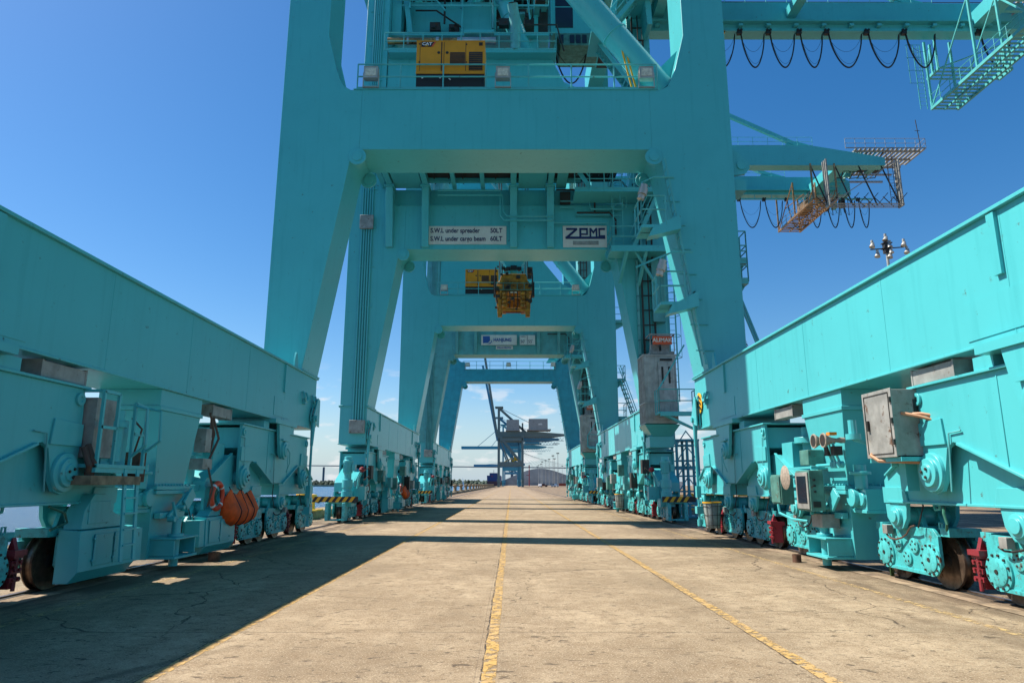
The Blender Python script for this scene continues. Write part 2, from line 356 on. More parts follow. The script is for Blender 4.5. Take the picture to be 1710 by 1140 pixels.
struct(obj('lane_line', sheet(15, 15.15, -8, 700, 0.004), lm)); struct(obj('lane_line', sheet(24, 24.15, -8, 700, 0.004), lm))
for sgn in (-1, 1):
    x = CX + sgn*7.62
    struct(obj('rail_slot', sheet(x-0.13, x+0.13, -30, 890, 0.004, 0.004, 1.0), M['dark']))
    struct(obj('crane_rail', MB().box(x-0.04, x+0.04, -30, 890, -0.05, 0.03), M['wheel']))
    struct(obj('rail_apron', sheet(x-sgn*0.50-0.12, x-sgn*0.50+0.12, -30, 890, 0.0075, 0.02, 1.0), mat('rail_apron_concrete', (0.25,0.18,0.115), 0.9, var=0.4, vscale=4, dirt=0.8, dirt_col=(0.07,0.05,0.035))))
# bull rail (kerb) along the quay edge
kerb_m = mat('kerb_concrete', (0.24, 0.20, 0.12), 0.9, var=0.3, vscale=3, dirt=0.6, dirt_col=(0.10,0.08,0.05))
struct(obj('kerb', MB().box(-10.9, -9.9, 33.5, 890, 0.0, 0.38), kerb_m, bevel=0.03))

# bollards on the kerb
def bollard_mb():
    b = MB(); b.box(-0.5, 0.5, -0.55, 0.55, 0, 0.06)
    b.lathe([(0.06,0.24),(0.12,0.2),(0.55,0.19),(0.62,0.27),(0.72,0.30),(0.8,0.26),(0.83,0.05)], (0,0,0), 'z', 16)
    return b
bme = bollard_mb().mesh('bollard'); bme.materials.append(M['yellow'])
by = 35.0
blabels = ['yellow mooring bollard on the kerb just past the near left crane']
k = 0
while by < 420:
    o = obj('bollard', bme, M['yellow'] if k < 2 else M['timber'], None, (-10.4, by, 0.38))
    if k == 0: tag(o, 'yellow mooring bollard on the kerb end beside the striped board', 'bollard', 'bollards along the quay kerb'); o.scale = (1.15,1.15,1.15)
    elif k == 1: tag(o, 'yellow mooring bollard second on the kerb, behind the first yellow one', 'bollard', 'bollards along the quay kerb')
    else: tag(o, 'weathered tan bollard in the far row along the quay kerb by the water', 'bollard', 'bollards along the quay kerb'); o.scale = (1.6, 1.6, 1.6)
    by += 1.5 if k == 0 else 15.5; k += 1

# ------------------------------------------------------------------ crane kit
XI, XO = 6.5, 7.75          # leg and beam faces, drawing units
TOPZ = 5.26
def circ_bolts(b, x, y, z, r, n, br=0.022, dx=-0.02):
    for i in range(n):
        t = 2*PI*i/n + 0.2
        b.cyl((x, y+r*math.cos(t), z+r*math.sin(t)), (x+dx, y+r*math.cos(t), z+r*math.sin(t)), br, 6)
def wheel_mb():
    b = MB(); b.cur = 1; b.lathe([(-0.085,0.0001),(-0.085,0.09),(-0.06,0.13),(-0.05,0.28),(0.05,0.28),(0.06,0.13),(0.085,0.09),(0.085,0.0001)], (0,0,0), 'x', 24); b.cur = 0; b.lathe([(-0.075,0.10),(-0.075,0.30),(-0.07,0.36),(-0.09,0.46),(-0.06,0.47),(-0.05,0.415),(0.05,0.415),(0.06,0.47),(0.09,0.46),(0.07,0.36),(0.075,0.30),(0.075,0.10)], (0,0,0), 'x', 32)
    return b
def bogie_body(): 
    b = MB(); poly = [(-0.93,0.40),(-0.93,0.86),(-0.80,0.98),(0.80,0.98),(0.93,0.86),(0.93,0.40),(0.72,0.20),(-0.72,0.20)]
    b.prism(poly, 'x', -0.34, -0.28); b.prism(poly, 'x', 0.28, 0.34)
    b.box(-0.279, 0.279, -0.22, 0.22, 0.30, 0.99); b.box(-0.279, 0.279, -0.78, 0.78, 0.90, 0.97)
    for s in (-1, 1):
        b.box(-0.27, 0.27, min(s*0.90, s*1.14), max(s*0.90, s*1.14), 0.86, 1.0)
        b.box(0.20, 0.27, min(s*0.94, s*1.14), max(s*0.94, s*1.14), 0.45, 0.80)
    b.box(-0.36, -0.34, -0.75, 0.75, 0.20, 0.26)
    # pin stand under the arm lobe
    b.prism([(-0.34,0.97),(-0.24,1.22),(-0.1,1.32),(0.1,1.32),(0.24,1.22),(0.34,0.97)], 'x', -0.2, -0.12)
    b.prism([(-0.34,0.97),(-0.24,1.22),(-0.1,1.32),(0.1,1.32),(0.24,1.22),(0.34,0.97)], 'x', 0.12, 0.2)
    b.tube([(-0.25,-0.95,0.99),(-0.25,-0.95,1.08),(-0.25,-0.87,1.08),(-0.25,-0.87,0.97)], 0.018, 6)
    return b
def hub_mb():
    b = MB(); b.lathe([(0,0.27),(-0.03,0.27),(-0.035,0.20),(-0.05,0.20),(-0.06,0.17),(-0.06,0.0001)], (0,0,0), 'x', 24)
    b.cur = 1; circ_bolts(b, -0.03, 0, 0, 0.235, 12, 0.02, -0.025); b.cyl((-0.06,0,0),(-0.072,0,0),0.035,8); return b
def boss_mb():
    b = MB()
    for y, z in ((-0.24,0.66),(0.26,0.66),(0.0,0.44)):
        b.cur = 0; b.lathe([(0,0.13),(-0.03,0.13),(-0.035,0.11),(-0.035,0.0001)], (-0.34, y, z), 'x', 16); b.cur = 1; circ_bolts(b, -0.37, y, z, 0.075, 5, 0.016, -0.015)
    return b
def cover_mb():
    b = MB()
    b.prism([(-0.36,0.98),(-0.72,0.95),(-0.74,0.30),(-0.60,0.12),(-0.36,0.12)], 'y', -0.70, 1.0)
    b.frus(-0.72,-0.36,-0.98,-0.71,0.30, -0.70,-0.36,-0.98,-0.71,0.9)
    b.prism([(-0.5,0.97),(0.9,0.97),(0.86,1.28),(0.62,1.55),(0.3,1.55),(0.05,1.25),(-0.3,1.1)], 'x', -0.66, -0.36)
    for y0, y1 in ((-0.55, 0.02), (0.08, 0.62)): b.box(-0.756, -0.742, y0, y1, 0.36, 0.88)
    for y in (0.02, 0.62): 
        for z in (0.45, 0.8): b.box(-0.775, -0.75, y-0.03, y+0.05, z-0.02, z+0.02)
    b.box(-0.675, -0.66, 0.15, 0.75, 1.05, 1.42)
    return b
def clamp_mb():
    b = MB(); b.box(-0.25, 0.1, -0.10, 0.10, 0.62, 0.72); b.box(-0.18, 0.05, -0.05, 0.06, 0.18, 0.62); b.box(-0.28, -0.1, -0.13, 0.14, 0.66, 0.74)
    b.prism([(-0.2,0.74),(-0.08,0.74),(-0.14,0.92)], 'y', -0.04, 0.04)
    for z in (0.28, 0.4, 0.52): b.box(-0.24, -0.18, -0.1, 0.12, z, z+0.07)
    for z in (0.32, 0.46, 0.57):
        for y in (-0.05, 0.06): b.cyl((-0.24, y, z), (-0.27, y, z), 0.025, 6)
    b.cyl((-0.22,0.0,0.66),(-0.22,0.0,0.15),0.03,8)
    return b
def arm_mb():     # short equalizer, origin between its bogies (drawing units)
    b = MB(True)
    body = [(-1.74,1.38),(-1.74,1.78),(-1.55,1.93),(-0.45,2.42),(0.45,2.42),(1.55,1.93),(1.74,1.78),(1.74,1.38)]
    b.prism(body, 'x', -0.42, 0.42)
    b.box(-0.47, -0.42, -1.60, 1.60, 1.38, 1.42)
    for s in (-1, 1):
        lobe = [(s*1.10,1.375),(s*1.14,1.12),(s*1.27,0.95),(s*1.42,0.91),(s*1.57,0.95),(s*1.72,1.12),(s*1.74,1.375)]
        for x0 in (-0.44, 0.37): b.prism(lobe, 'x', x0, x0+0.07)
        b.cyl((-0.46, s*1.42, 1.15), (0.46, s*1.42, 1.15), 0.17, 20)
        b.lathe([(0,0.17),(-0.05,0.165),(-0.06,0.11),(-0.085,0.11),(-0.09,0.0001)], (-0.44, s*1.42, 1.15), 'x', 20)
        b.prism([(s*1.02,1.375),(s*1.76,1.375),(s*1.76,1.66),(s*1.10,1.66)], 'x', -0.455, -0.42)
    # ribs on the sloping top
    for s in (-1, 1):
        b.bar((-0.45, s*0.45, 2.45), (-0.45, s*1.62, 1.86), 0.06, 0.03)
    b.tube([(-0.2, 0.6, 1.38), (-0.2, 0.6, 1.30), (-0.2,0.72,1.28),(-0.2,0.75,1.38)], 0.025, 6)
    return b
def main_eq_mb():
    b = MB(True)
    half = [(0,1.74),(0.45,1.74),(1.75,2.26),(1.95,2.30),(2.10,2.22),(2.24,1.75),(2.34,1.60),(2.5,1.55),(2.68,1.60),(2.78,1.80),(2.82,2.35),(2.78,3.17)]
    poly = half + [(-y, z) for y, z in reversed(half[1:])]
    b.prism(poly, 'x', -0.60, -0.53); b.prism(poly, 'x', 0.53, 0.60)
    inner = [(0,1.80),(0.45,1.80),(1.75,2.34),(2.0,2.52),(2.70,2.60),(2.66,3.11)]
    b.prism(inner + [(-y, z) for y, z in reversed(inner[1:])], 'x', -0.53, 0.53)
    b.box(-0.66, 0.66, -2.84, 2.84, 3.17, 3.21)
    for s in (-1, 1):
        b.bar((-0.1, s*0.47, 1.74), (-0.1, s*1.80, 2.27), 1.12, 0.04)
        b.cyl((-0.66, s*2.5, 1.88), (0.66, s*2.5, 1.88), 0.18, 20)
        b.lathe([(0,0.30),(-0.05,0.29),(-0.055,0.22),(-0.10,0.21),(-0.105,0.13),(-0.13,0.12),(-0.13,0.0001)], (-0.60, s*2.5, 1.88), 'x', 28)
        b.cur = 1; circ_bolts(b, -0.735, s*2.5, 1.88, 0.07, 3, 0.025, -0.02); b.cur = 0
        b.prism([(s*2.08,2.28),(s*2.80,2.28),(s*2.80,2.62),(s*2.12,2.66)], 'x', -0.635, -0.60)
        b.lathe([(0,0.10),(-0.04,0.10),(-0.04,0.045),(-0.02,0.04),(-0.02,0.0001)], (-0.60, s*2.66, 3.0), 'x', 14)
    b.box(-0.612, -0.60, -0.9, -0.88, 1.9, 3.1); b.box(-0.612, -0.60, 0.88, 0.9, 1.9, 3.1)
    return b
def hanger_mb():
    b = MB(True)
    p = [(-0.55,3.5),(0.55,3.5),(0.42,2.9),(0.30,2.55),(0.15,2.42),(-0.15,2.42),(-0.30,2.55),(-0.42,2.9)]
    b.prism(p, 'x', -0.76, -0.68); b.prism(p, 'x', 0.68, 0.76)
    b.box(-0.80, 0.80, -0.95, 0.95, 3.38, 3.50); b.box(-0.60, 0.60, -1.3, -0.9, 3.22, 3.40); b.box(-0.60, 0.60, 0.9, 1.3, 3.22, 3.40)
    b.lathe([(0,0.26),(-0.05,0.25),(-0.06,0.18),(-0.09,0.17),(-0.09,0.08),(-0.10,0.0001)], (-0.76, 0, 2.66), 'x', 24)
    b.cyl((-0.7,0,2.66),(0.7,0,2.66),0.16,16)
    b.bar((-0.80,-0.28,2.95),(-0.80,0.28,2.95),0.05)
    b.tube([(-0.86,0.0,2.72),(-0.90,-0.12,2.6),(-0.88,-0.2,2.3),(-0.80,-0.2,2.05)],0.014,5)
    return b
def column_mb():
    b = MB(True)
    b.box(-0.60, 0.60, -0.88, 0.88, 3.18, 3.5); b.box(-0.63, 0.63, -0.91, 0.91, 3.10, 3.18)
    b.frus(-0.50,0.50,-0.60,0.60,1.68, -0.60,0.60,-0.86,0.86,3.10)
    b.box(-0.62, 0.62, -0.72, 0.72, 1.60, 1.68); b.box(-0.62, 0.62, -0.72, 0.72, 1.51, 1.59)
    b.frus(-0.44,0.44,-0.52,0.52,0.22, -0.5,0.5,-0.60,0.60,1.51)
    for i in range(12):
        y = -0.66 + i*0.12; b.cyl((-0.57,y,1.68),(-0.57,y,1.72),0.02,6)
    for i in range(8):
        x = -0.5 + i*0.143; b.cyl((x,-0.67,1.68),(x,-0.67,1.72),0.02,6)
    # tie-down bracket with pin
    b.box(-0.92, -0.44, -0.45, -0.41, 0.28, 0.60); b.box(-0.92, -0.44, 0.41, 0.45, 0.28, 0.60)
    b.box(-0.96, -0.40, -0.47, 0.47, 0.60, 0.64); b.box(-0.96, -0.40, -0.47, 0.47, 0.22, 0.27)
    b.cyl((-0.74, 0.05, 0.05), (-0.74, 0.05, 1.0), 0.085, 14); b.cyl((-0.74,0.05,0.64),(-0.74,0.05,0.70),0.15,14)
    b.bar((-0.72, 0.05, 1.0), (-0.66, 0.12, 1.35), 0.05)
    b.bar((-0.66, 0.25, 1.0), (-0.66, -0.5, 1.50), 0.05, 0.16); b.bar((-0.72, -0.28, 1.25), (-0.72, -0.58, 1.55), 0.05, 0.26)
    b.bar((-0.56,-0.5,1.08),(-0.56,0.5,1.08),0.12)
    b.cyl((-0.66,0.25,1.0),(-0.80,0.25,1.0),0.06,10); b.cyl((-0.66,-0.1,1.23),(-0.80,-0.1,1.23),0.05,10)
    return b
def sill_mb():
    b = MB(True)
    b.box(-0.625, 0.625, -9.08, 9.08, 3.54, 5.20)
    b.box(-0.69, 0.69, -9.1, 9.1, 5.20, 5.255); b.box(-0.66, 0.66, -9.1, 9.1, 3.50, 3.54)
    return b
def sill_details(parent, m, sd=1):
    x = -0.625
    for s in (-1, 1):
        obj('stiffener', cached('stf%d' % s, lambda: MB(True).box(x-0.05, x, min(s*5.72, s*5.86), max(s*5.72, s*5.86), 4.35, 5.18)), m, parent)
        obj('access_plate', cached('apl%d' % s, lambda: MB(True).box(x-0.012, x, min(s*5.0, s*6.3), max(s*5.0, s*6.3), 3.62, 4.15)), m, parent)
        for yy in (s*7.7, s*8.75):
            def hk():
                b = MB(True)
                b.tube([(x-0.03,yy-0.17,4.62),(x-0.10,yy-0.17,4.42),(x-0.10,yy-0.08,4.33),(x-0.10,yy+0.08,4.33),(x-0.10,yy+0.17,4.42),(x-0.03,yy+0.17,4.62)],0.035,6)
                return b.box(x-0.1,x,yy-0.10,yy+0.10,4.22,4.40)
            obj('cleat_hook', cached('hook%.2f' % yy, hk), m, parent)
        if s == sd: obj('lifting_lug', cached('lug%d' % s, lambda: MB(True).prism([(s*6.65,5.255),(s*7.05,5.255),(s*6.98,5.6),(s*6.90,5.75),(s*6.80,5.75),(s*6.72,5.6)], 'x', -0.60, -0.55)), m, parent)
    for k, yy in enumerate((-5.9, -3.0, 0.2, 3.1)): obj('weld_seam', cached('seam%d' % k, lambda: MB(True).box(x-0.004, x, yy, yy+0.02, 3.55, 5.2)), m, parent)
def jbox_mb():
    b = MB(); b.box(-0.16,0.16,-0.55,0.55,-0.26,-0.02); b.box(-0.17,0.17,-0.57,-0.53,-0.28,-0.0); b.box(-0.17,0.17,0.53,0.57,-0.28,0.0)
    for y in (-0.3,0.3): b.cyl((0,y,-0.02),(0,y,0.08),0.03,8)
    return b
def tie_mb():   # storm tie rod from sill ear to the truck end
    b = MB(True)
    for x in (-0.80, -0.70): b.prism([(-0.28,4.5),(-0.05,4.55),(0.32,3.95),(0.30,3.75),(0.12,3.68),(-0.30,3.6)], 'x', x, x+0.04)
    b.cyl((-0.86,0.15,3.85),(-0.6,0.15,3.85),0.10,14)
    b.cyl((-0.73,0.15,3.85),(-0.73,0.22,2.95),0.085,12,0.05)
    b.cyl((-0.73,0.22,2.95),(-0.73,0.22,1.6),0.04,10)
    b.box(-0.80,-0.66,0.12,0.32,1.25,1.65); b.cyl((-0.73,0.22,1.25),(-0.73,0.22,0.5),0.035,8); b.cyl((-0.73,0.22,0.5),(-0.73,0.22,0.28),0.08,10)
    b.box(-0.83,-0.63,0.1,0.36,0.7,0.95)
    return b
def motor_mb():
    b = MB(); 
    b.lathe([(0.0,0.26),(0.35,0.26),(0.36,0.2),(0.5,0.2),(0.52,0.24),(0.86,0.24),(0.88,0.17),(1.15,0.17),(1.17,0.21),(1.62,0.21),(1.64,0.23),(1.72,0.23),(1.75,0.18),(1.9,0.17),(1.92,0.1)], (0,0,1.05), 'z', 20)
    for k in range(16):
        t = 2*PI*k/16; b.bar((0.215*math.cos(t),0.215*math.sin(t),2.25),(0.215*math.cos(t),0.215*math.sin(t),2.65),0.012,0.03)
    b.box(-0.36,0.30,-0.34,0.30,0.72,1.08); b.box(-0.33,-0.1,-0.42,-0.34,0.8,1.0); b.box(0.2,0.36,-0.14,0.14,2.3,2.6)
    return b
def railing_mb(pts, h=1.05, post=1.25, r=0.022, base=True):
    b = MB(True)
    pts = [Vector(p) for p in pts]
    for a, c in zip(pts, pts[1:]):
        for f in (1.0, 0.52): b.tube([a + Vector((0,0,h*f)), c + Vector((0,0,h*f))], r, 6)
        if base: b.bar(a + Vector((0,0,0.06)), c + Vector((0,0,0.06)), 0.02, 0.12)
        n = max(1, int(round((c-a).length / post)))
        for i in range(n+1):
            p = a.lerp(c, i/n); b.tube([p, p + Vector((0,0,h))], r, 6)
    return b
LEG = [(XI,TOPZ),(XO,TOPZ),(XO,17.2),(7.45,18.2),(7.3,34.0),(6.15,34.0),(6.28,17.3),(5.95,16.0),(5.82,15.6),(5.65,15.3),(5.4,15.15),(5.0,15.15),(5.0,12.92),(5.15,12.84),(5.28,12.6),(5.36,12.2),(5.45,11.6)]
LEGF = [(XI,TOPZ),(XO,TOPZ),(XO,34.0),(6.15,34.0),(6.28,17.3),(5.95,16.0),(5.82,15.6),(5.65,15.3),(5.4,15.15),(5.0,15.15),(5.0,12.92),(5.15,12.84),(5.28,12.6),(5.36,12.2),(5.45,11.6)]
def leg_mb(side, y0, y1, prof):
    b = MB(True); b.prism([(side*x, z) for x, z in prof], 'y', y0, y1)
    # splice flange line, lugs at the corner
    b.box(min(side*6.42,side*7.83), max(side*6.42,side*7.83), y0-0.03, y1+0.03, TOPZ-0.003, TOPZ+0.04)
    for yy in (y0-0.05, y1):
        b.cyl((side*5.05, yy, 12.62), (side*5.05, yy+0.05, 12.62), 0.30, 24); b.cyl((side*5.05, yy-0.03, 12.62), (side*5.05, yy+0.08, 12.62), 0.17, 20)
    return b
def beam_mb(y0, y1, z0=12.9, z1=15.15):
    b = MB(True); b.box(-4.998, 4.998, y0, y1, z0, z1)
    b.box(-5.3, 5.3, y0-0.04, y1+0.04, z1, z1+0.03)
    b.box(1.75,1.77,y0-0.006,y0,z0,z1); b.box(-2.9,-2.89,y0-0.005,y0,z0,z1)
    return b
def flood_mb():
    b = MB(); b.box(-0.26,0.26,-0.10,0.16,0.34,0.80); b.prism([(-0.12,0.80),(0.10,0.86),(0.16,0.80)],'x',-0.26,0.26)
    b.box(-0.30,-0.27,-0.02,0.04,0.02,0.6); b.box(0.27,0.30,-0.02,0.04,0.02,0.6); b.box(-0.3,0.3,-0.04,0.06,0,0.03)
    return b
def lens_mb():
    b = MB(); b.box(-0.20,0.20,-0.115,-0.101,0.42,0.73); return b
def ladder_mb(p0, p1, w=0.42, side=(1,0,0), cage=True, out=(0,-1,0), wp=True):
    b = MB(wp); p0 = Vector(p0); p1 = Vector(p1); s = Vector(side)*w/2; o = Vector(out)
    for q in (-s, s): b.bar(p0+q, p1+q, 0.05, 0.03)
    n = int((p1-p0).length/0.3)
    for i in range(1, n):
        c = p0.lerp(p1, i/n); b.tube([c-s, c+s], 0.013, 5)
    if cage:
        m = int((p1-p0).length/0.9)
        for i in range(2, m+1):
            c = p0.lerp(p1, i/m); b.tube([c-s, c-s*1.6+o*0.35, c+o*0.7-s*0.6, c+o*0.7+s*0.6, c+s*1.6+o*0.35, c+s], 0.016, 5)
        a0 = p0.lerp(p1, 2/m) if m > 2 else p0
        for q in (-s*1.6+o*0.35, o*0.72, s*1.6+o*0.35): b.tube([a0+q, p1+q], 0.012, 5)
    return b
def landing_mb(x0, x1, y0, y1, z, h=1.0, open_side=None):
    b = MB(True); b.box(x0, x1, y0, y1, z-0.10, z-0.02)
    return b
def festoon_mb(x0, x1, y, z, drop, r=0.035):
    b = MB(); n = 22
    for off, d, rr in ((0.0, drop, r), (0.05, drop*0.97, r), (-0.05, drop*0.99, r), (0.1, drop*0.5, r*0.35), (-0.09, drop*0.9, r*0.3)):
        pts = []
        for i in range(n+1):
            t = i/n; sg = math.sin(PI*t)**0.62
            pts.append((x0 + (x1-x0)*(0.06+0.88*t) , y+off, z - 0.15 - d*sg))
        b.tube(pts, rr, 6)
    b.box(x0-0.18, x0+0.18, y-0.15, y+0.15, z-0.18, z+0.12)
    for q in (-0.12, 0.12): b.cyl((x0+q,y-0.2,z+0.12),(x0+q,y+0.2,z+0.12),0.1,10)
    return b

def add_crane_base(root, cfg, P):
    """sill beams, travelling gear, frames"""
    tm = cfg.get('paint', M['teal']); tw = cfg.get('worn', M['teal_worn'])
    for sd in (1, -1):
        rz = 0 if sd == 1 else PI
        cxl = sd*7.125*SC
        ty = cfg.get('ty', 0.0)
        loc = lambda yy: (cxl, yy*SC + ty, 0)
        sill = obj('sill_beam', cached('sill', sill_mb), tm, root, (cxl,0,0), rz, bevel=0.008)
        sill_details(sill, tm, sd)
        for yy in ((-4.0, 1.75) if sd == 1 else (4.0, -1.75)):
            obj('junction_box', cached('jbox', jbox_mb), M['grey'], sill, (-0.45, yy*SC*1.0, 3.60))
        obj('support_column', cached('column', column_mb), tm, root, loc(0), rz, bevel=0.008)
        for s in (-1, 1):
            obj('equalizer_hanger', cached('hanger', hanger_mb), tm, root, loc(s*6.0), rz)
            obj('main_equalizer', cached('maineq', main_eq_mb), tm, root, loc(s*6.0), rz, bevel=0.006)
            obj('storm_tie', cached('tie', tie_mb), tm, root, (cxl, s*8.75*SC, 0), rz if s*sd > 0 else rz)
            for c in (3.5, 8.5):
                obj('equalizer_arm', cached('arm', arm_mb), tm, root, loc(s*c), rz, bevel=0.006)
                for d in (-1.42, 1.42):
                    yy = s*c + d
                    bg_ = obj('bogie', cached('bogie', bogie_body), M['teal_truck'], root, (sd*7.62, yy*SC + ty, 0.0), rz, bevel=0.006)
                    covered = (sd == -1 and abs(abs(yy) - 2.08) < 0.01)
                    for ys in (-0.7, 0.7):
                        obj('wheel', cached('wheel', wheel_mb), M['wheel'], bg_, (0, ys, 0.455))
                        if not covered: obj('hub_cover', cached('hub', hub_mb), tw, bg_, (-0.34, ys, 0.47))
                    if covered:
                        cv = obj('gear_cover', cached('cover', cover_mb), tm, bg_, (0,0,0), bevel=0.012)
                        cv.scale = (1, (1 if yy*sd > 0 else -1), 1)
                    else: obj('gear_boss', cached('boss', boss_mb), tw, bg_)
                obj('rail_clamp', cached('clamp', clamp_mb), M['red'], root, (sd*7.46, s*(c*SC + (0.42 if c < 5 else -0.42)) + ty, 0), rz)
        for yy in (-10.85,) if cfg.get('motors', True) else ():
            obj('travel_motor', cached('motor', motor_mb), tm, root, (sd*7.3, yy*SC-0.05, 0), 0)

    # frames
    for near in (True, False):
        y0, y1 = (-9.1, -7.3) if near else (7.3, 9.1)
        fm = cfg.get('near' if near else 'far', tm)
        for sd in (1, -1):
            key = ('leg', near, sd)
            obj('portal_leg', cached('leg%s%s' % (near, sd), lambda: leg_mb(sd, y0, y1, LEG if near else LEGF)), fm, root, bevel=0.012)
        if near or not cfg.get('thin_far'):
            obj('portal_beam', cached('beam%s' % near, lambda: beam_mb(y0, y1)), fm, root, bevel=0.012)
        else:
            obj('portal_beam', beam_mb(y0, y1, 12.93, 14.2), fm, root)

def add_rail_part(name, root, pts, m=None, **k):
    return obj(name, railing_mb(pts, **k), m or M['rail'], root)

def upper(root, cfg):
    tm = cfg.get('paint', M['teal'])
    zg = cfg.get('zg', 34.0)
    # upper tie beam of the near frame (machinery deck)
    b = MB(True)
    b.prism([(-6.26,18.4),(6.26,18.4),(4.6,19.6),(3.2,21.4),(2.3,23.3),(-6.2,23.3)], 'y', -9.0, -7.4)
    b.box(-6.1, 2.5, -9.6, -6.6, 23.3, 23.42)
    obj('upper_beam', b, tm, root, bevel=0.01)
    # diagonal tube braces
    for (yy, xa, za, xb, zb) in ((8.2, 5.75, 15.6, -6.6, 32.2), (-8.2, 1.1, 23.6, -2.5, 34.2)):
        b = MB(True); b.cyl((xa, yy, za), (xb, yy, zb), 0.48, 28)
        d = (Vector((xb,yy,zb))-Vector((xa,yy,za))).normalized()
        for t in (2.9, 8.0):
            c = Vector((xa,yy,za)) + d*t; b.cyl(c, c+d*0.06, 0.52, 28)
        br = obj('diagonal_brace', b, tm, root)
        b = MB(True); s_ = 1
        g = Vector((xa,yy,za)); 
        b.prism([(xa-1.6, za-0.42), (xa+0.55, za-0.42), (xa+0.55, za+1.7), (xa-0.2, za+0.9), (xa-1.0, za+0.55)], 'y', yy-0.06, yy+0.06)
        b.box(xa-0.95, xa+0.3, yy-0.55, yy+0.55, za-0.44, za-0.36)
        obj('gusset', b, tm, br)
    # cross beams along the quay at leg tops and the trolley girders
    for sd in (1, -1):
        b = MB(True); b.box(sd*6.7-0.55, sd*6.7+0.55, -9.05, 9.05, zg-2.1, zg-0.05); obj('cross_beam', b, tm, root, bevel=0.01)
    for gy in (-3.6, 3.6):
        b = MB(True)
        prof = [(-8.2,zg),(38.2,zg),(38.2,zg+0.85),(31.2,zg+2.1),(-8.2,zg+2.1)]
        if gy > 0: prof = [(-8.2,zg),(38.2,zg),(38.2,zg+1.6),(37.4,zg+2.1),(-8.2,zg+2.1)]
        b.prism(prof, 'y', gy-0.55, gy+0.55)
        b.box(-8.2, 35.4, gy-0.62, gy+0.62, zg-0.05, zg)
        s_ = 1 if gy < 0 else -1
        b.box(-8.2, 35.4, min(gy+s_*0.55, gy+s_*0.95), max(gy+s_*0.55, gy+s_*0.95), zg+0.35, zg+0.5)
        g = obj('trolley_girder', b.mesh('trolley_girder', 0), cfg.get('girder', tm), root)
        b = railing_mb([(8.2, gy-0.5, zg+2.1), (31, gy-0.5, zg+2.1)], 1.0, 1.5, 0.022)
        obj('railing', b, M['rail'], g)
    # end tie and end platform
    for xx_ in (10.5, 20.2): obj('girder_tie', MB(True).box(xx_, xx_+0.7, -3.05, 3.05, zg+0.9, zg+1.6), tm, root)
    b = MB(True); b.box(33.5, 34.6, -3.05, 3.05, zg+0.05, zg+1.1)
    for i in range(6): b.box(34.59, 36.4, -3+i*1.15, -2.75+i*1.15, zg+0.4, zg+1.0)
    obj('end_tie_beam', b, tm, root)
    ep = MB(True); [ep.box(35.2+k*0.46, 35.42+k*0.46, -4.4, 3.6 - 0.30*k, zg+1.62, zg+1.72) for k in range(16)]
    for i in range(5): ep.bar((35.2, -4+i*1.8, zg+1.6), (42.0, -4+i*1.8, zg+1.6), 0.14, 0.2)
    for i in range(4): ep.bar((37.2, -3.6+i*2.2, zg+1.55), (36.2, -3.6+i*2.2, zg+0.8), 0.12)
    epo = obj('end_platform', ep, M['grey'], root)
    for k in range(5):
        cb = MB(True); cb.box(34.8+k*0.9, 35.5+k*0.9, -2.6+k*0.1, -1.6+k*0.1, zg+0.5-0.1*(k%2), zg+1.2); cb.tube([(35+k*0.9,-2,zg+0.5),(35.2+k*0.9,-1,zg+0.1),(34.9+k*0.9,0,zg+0.5)],0.05,5); cb.bar((35+k*0.8,-4,zg+1.5),(34.7+k*0.8,-0.5,zg+0.2),0.1); obj('cable_pulley_box', cb, M['teal_g'] if k % 2 else M['dark'], root)
    b = railing_mb([(34.2,-4.4,zg+1.72),(42.4,-4.4,zg+1.72),(42.4,-1.0,zg+1.72),(35.2,3.6,zg+1.72)], 1.1, 1.0, 0.025)
    obj('railing', b, M['grey'] if cfg.get('rusty') else M['rail'], epo)
    b = MB(True); b.tube([(42.0,-4.2,zg+1.8),(41.8,-4.2,zg+5.0)],0.04,6); b.tube([(41.6,-4.2,zg+3.8),(42.1,-4.2,zg+3.8)],0.03,5); obj('lightning_rod', b, M['dark'], epo)
    # festoon track and cable loops
    tk = MB(True); fy = 3.05; fz = zg-0.62
    if cfg.get('rusty'):
        tk.box(7.9, 40.5, fy-0.08, fy+0.08, fz, fz+0.16)
        for i in range(15): tk.bar((8.4+i*1.9, fy, fz+0.1),(8.4+i*1.9, fy, zg),0.06)
    else:
        tk.box(7.9, 36, fy-0.10, fy+0.10, zg-0.25, zg-0.06)
        for i in range(14): tk.box(8.6+i*2.0, 8.9+i*2.0, fy-0.35, fy+0.1, zg+0.02, zg+0.2)
    obj('festoon_track', tk, tm, root)
    fzz = (fz if cfg.get('rusty') else zg-0.3)
    for (a, c, d) in cfg['loops']:
        wa = W(a, fy, fzz); wc = W(c, fy, fzz)
        obj('festoon_cable', festoon_mb(wa[0], wc[0], wa[1], wa[2], d), M['black'], root)
    # back-stay tie from the girder up to the apex
    for gy in (-3.6, 3.6):
        b = MB(True); b.bar((30.3, gy, zg+2.1), (3.0, gy, zg+15.6), 0.36, 0.40)
        b.prism([(28.0,zg+2.05),(32.4,zg+1.9),(30.4,zg+2.6),(28.9,zg+3.0)], 'y', gy-0.12, gy+0.12)
        obj('back_stay', b, tm, root)

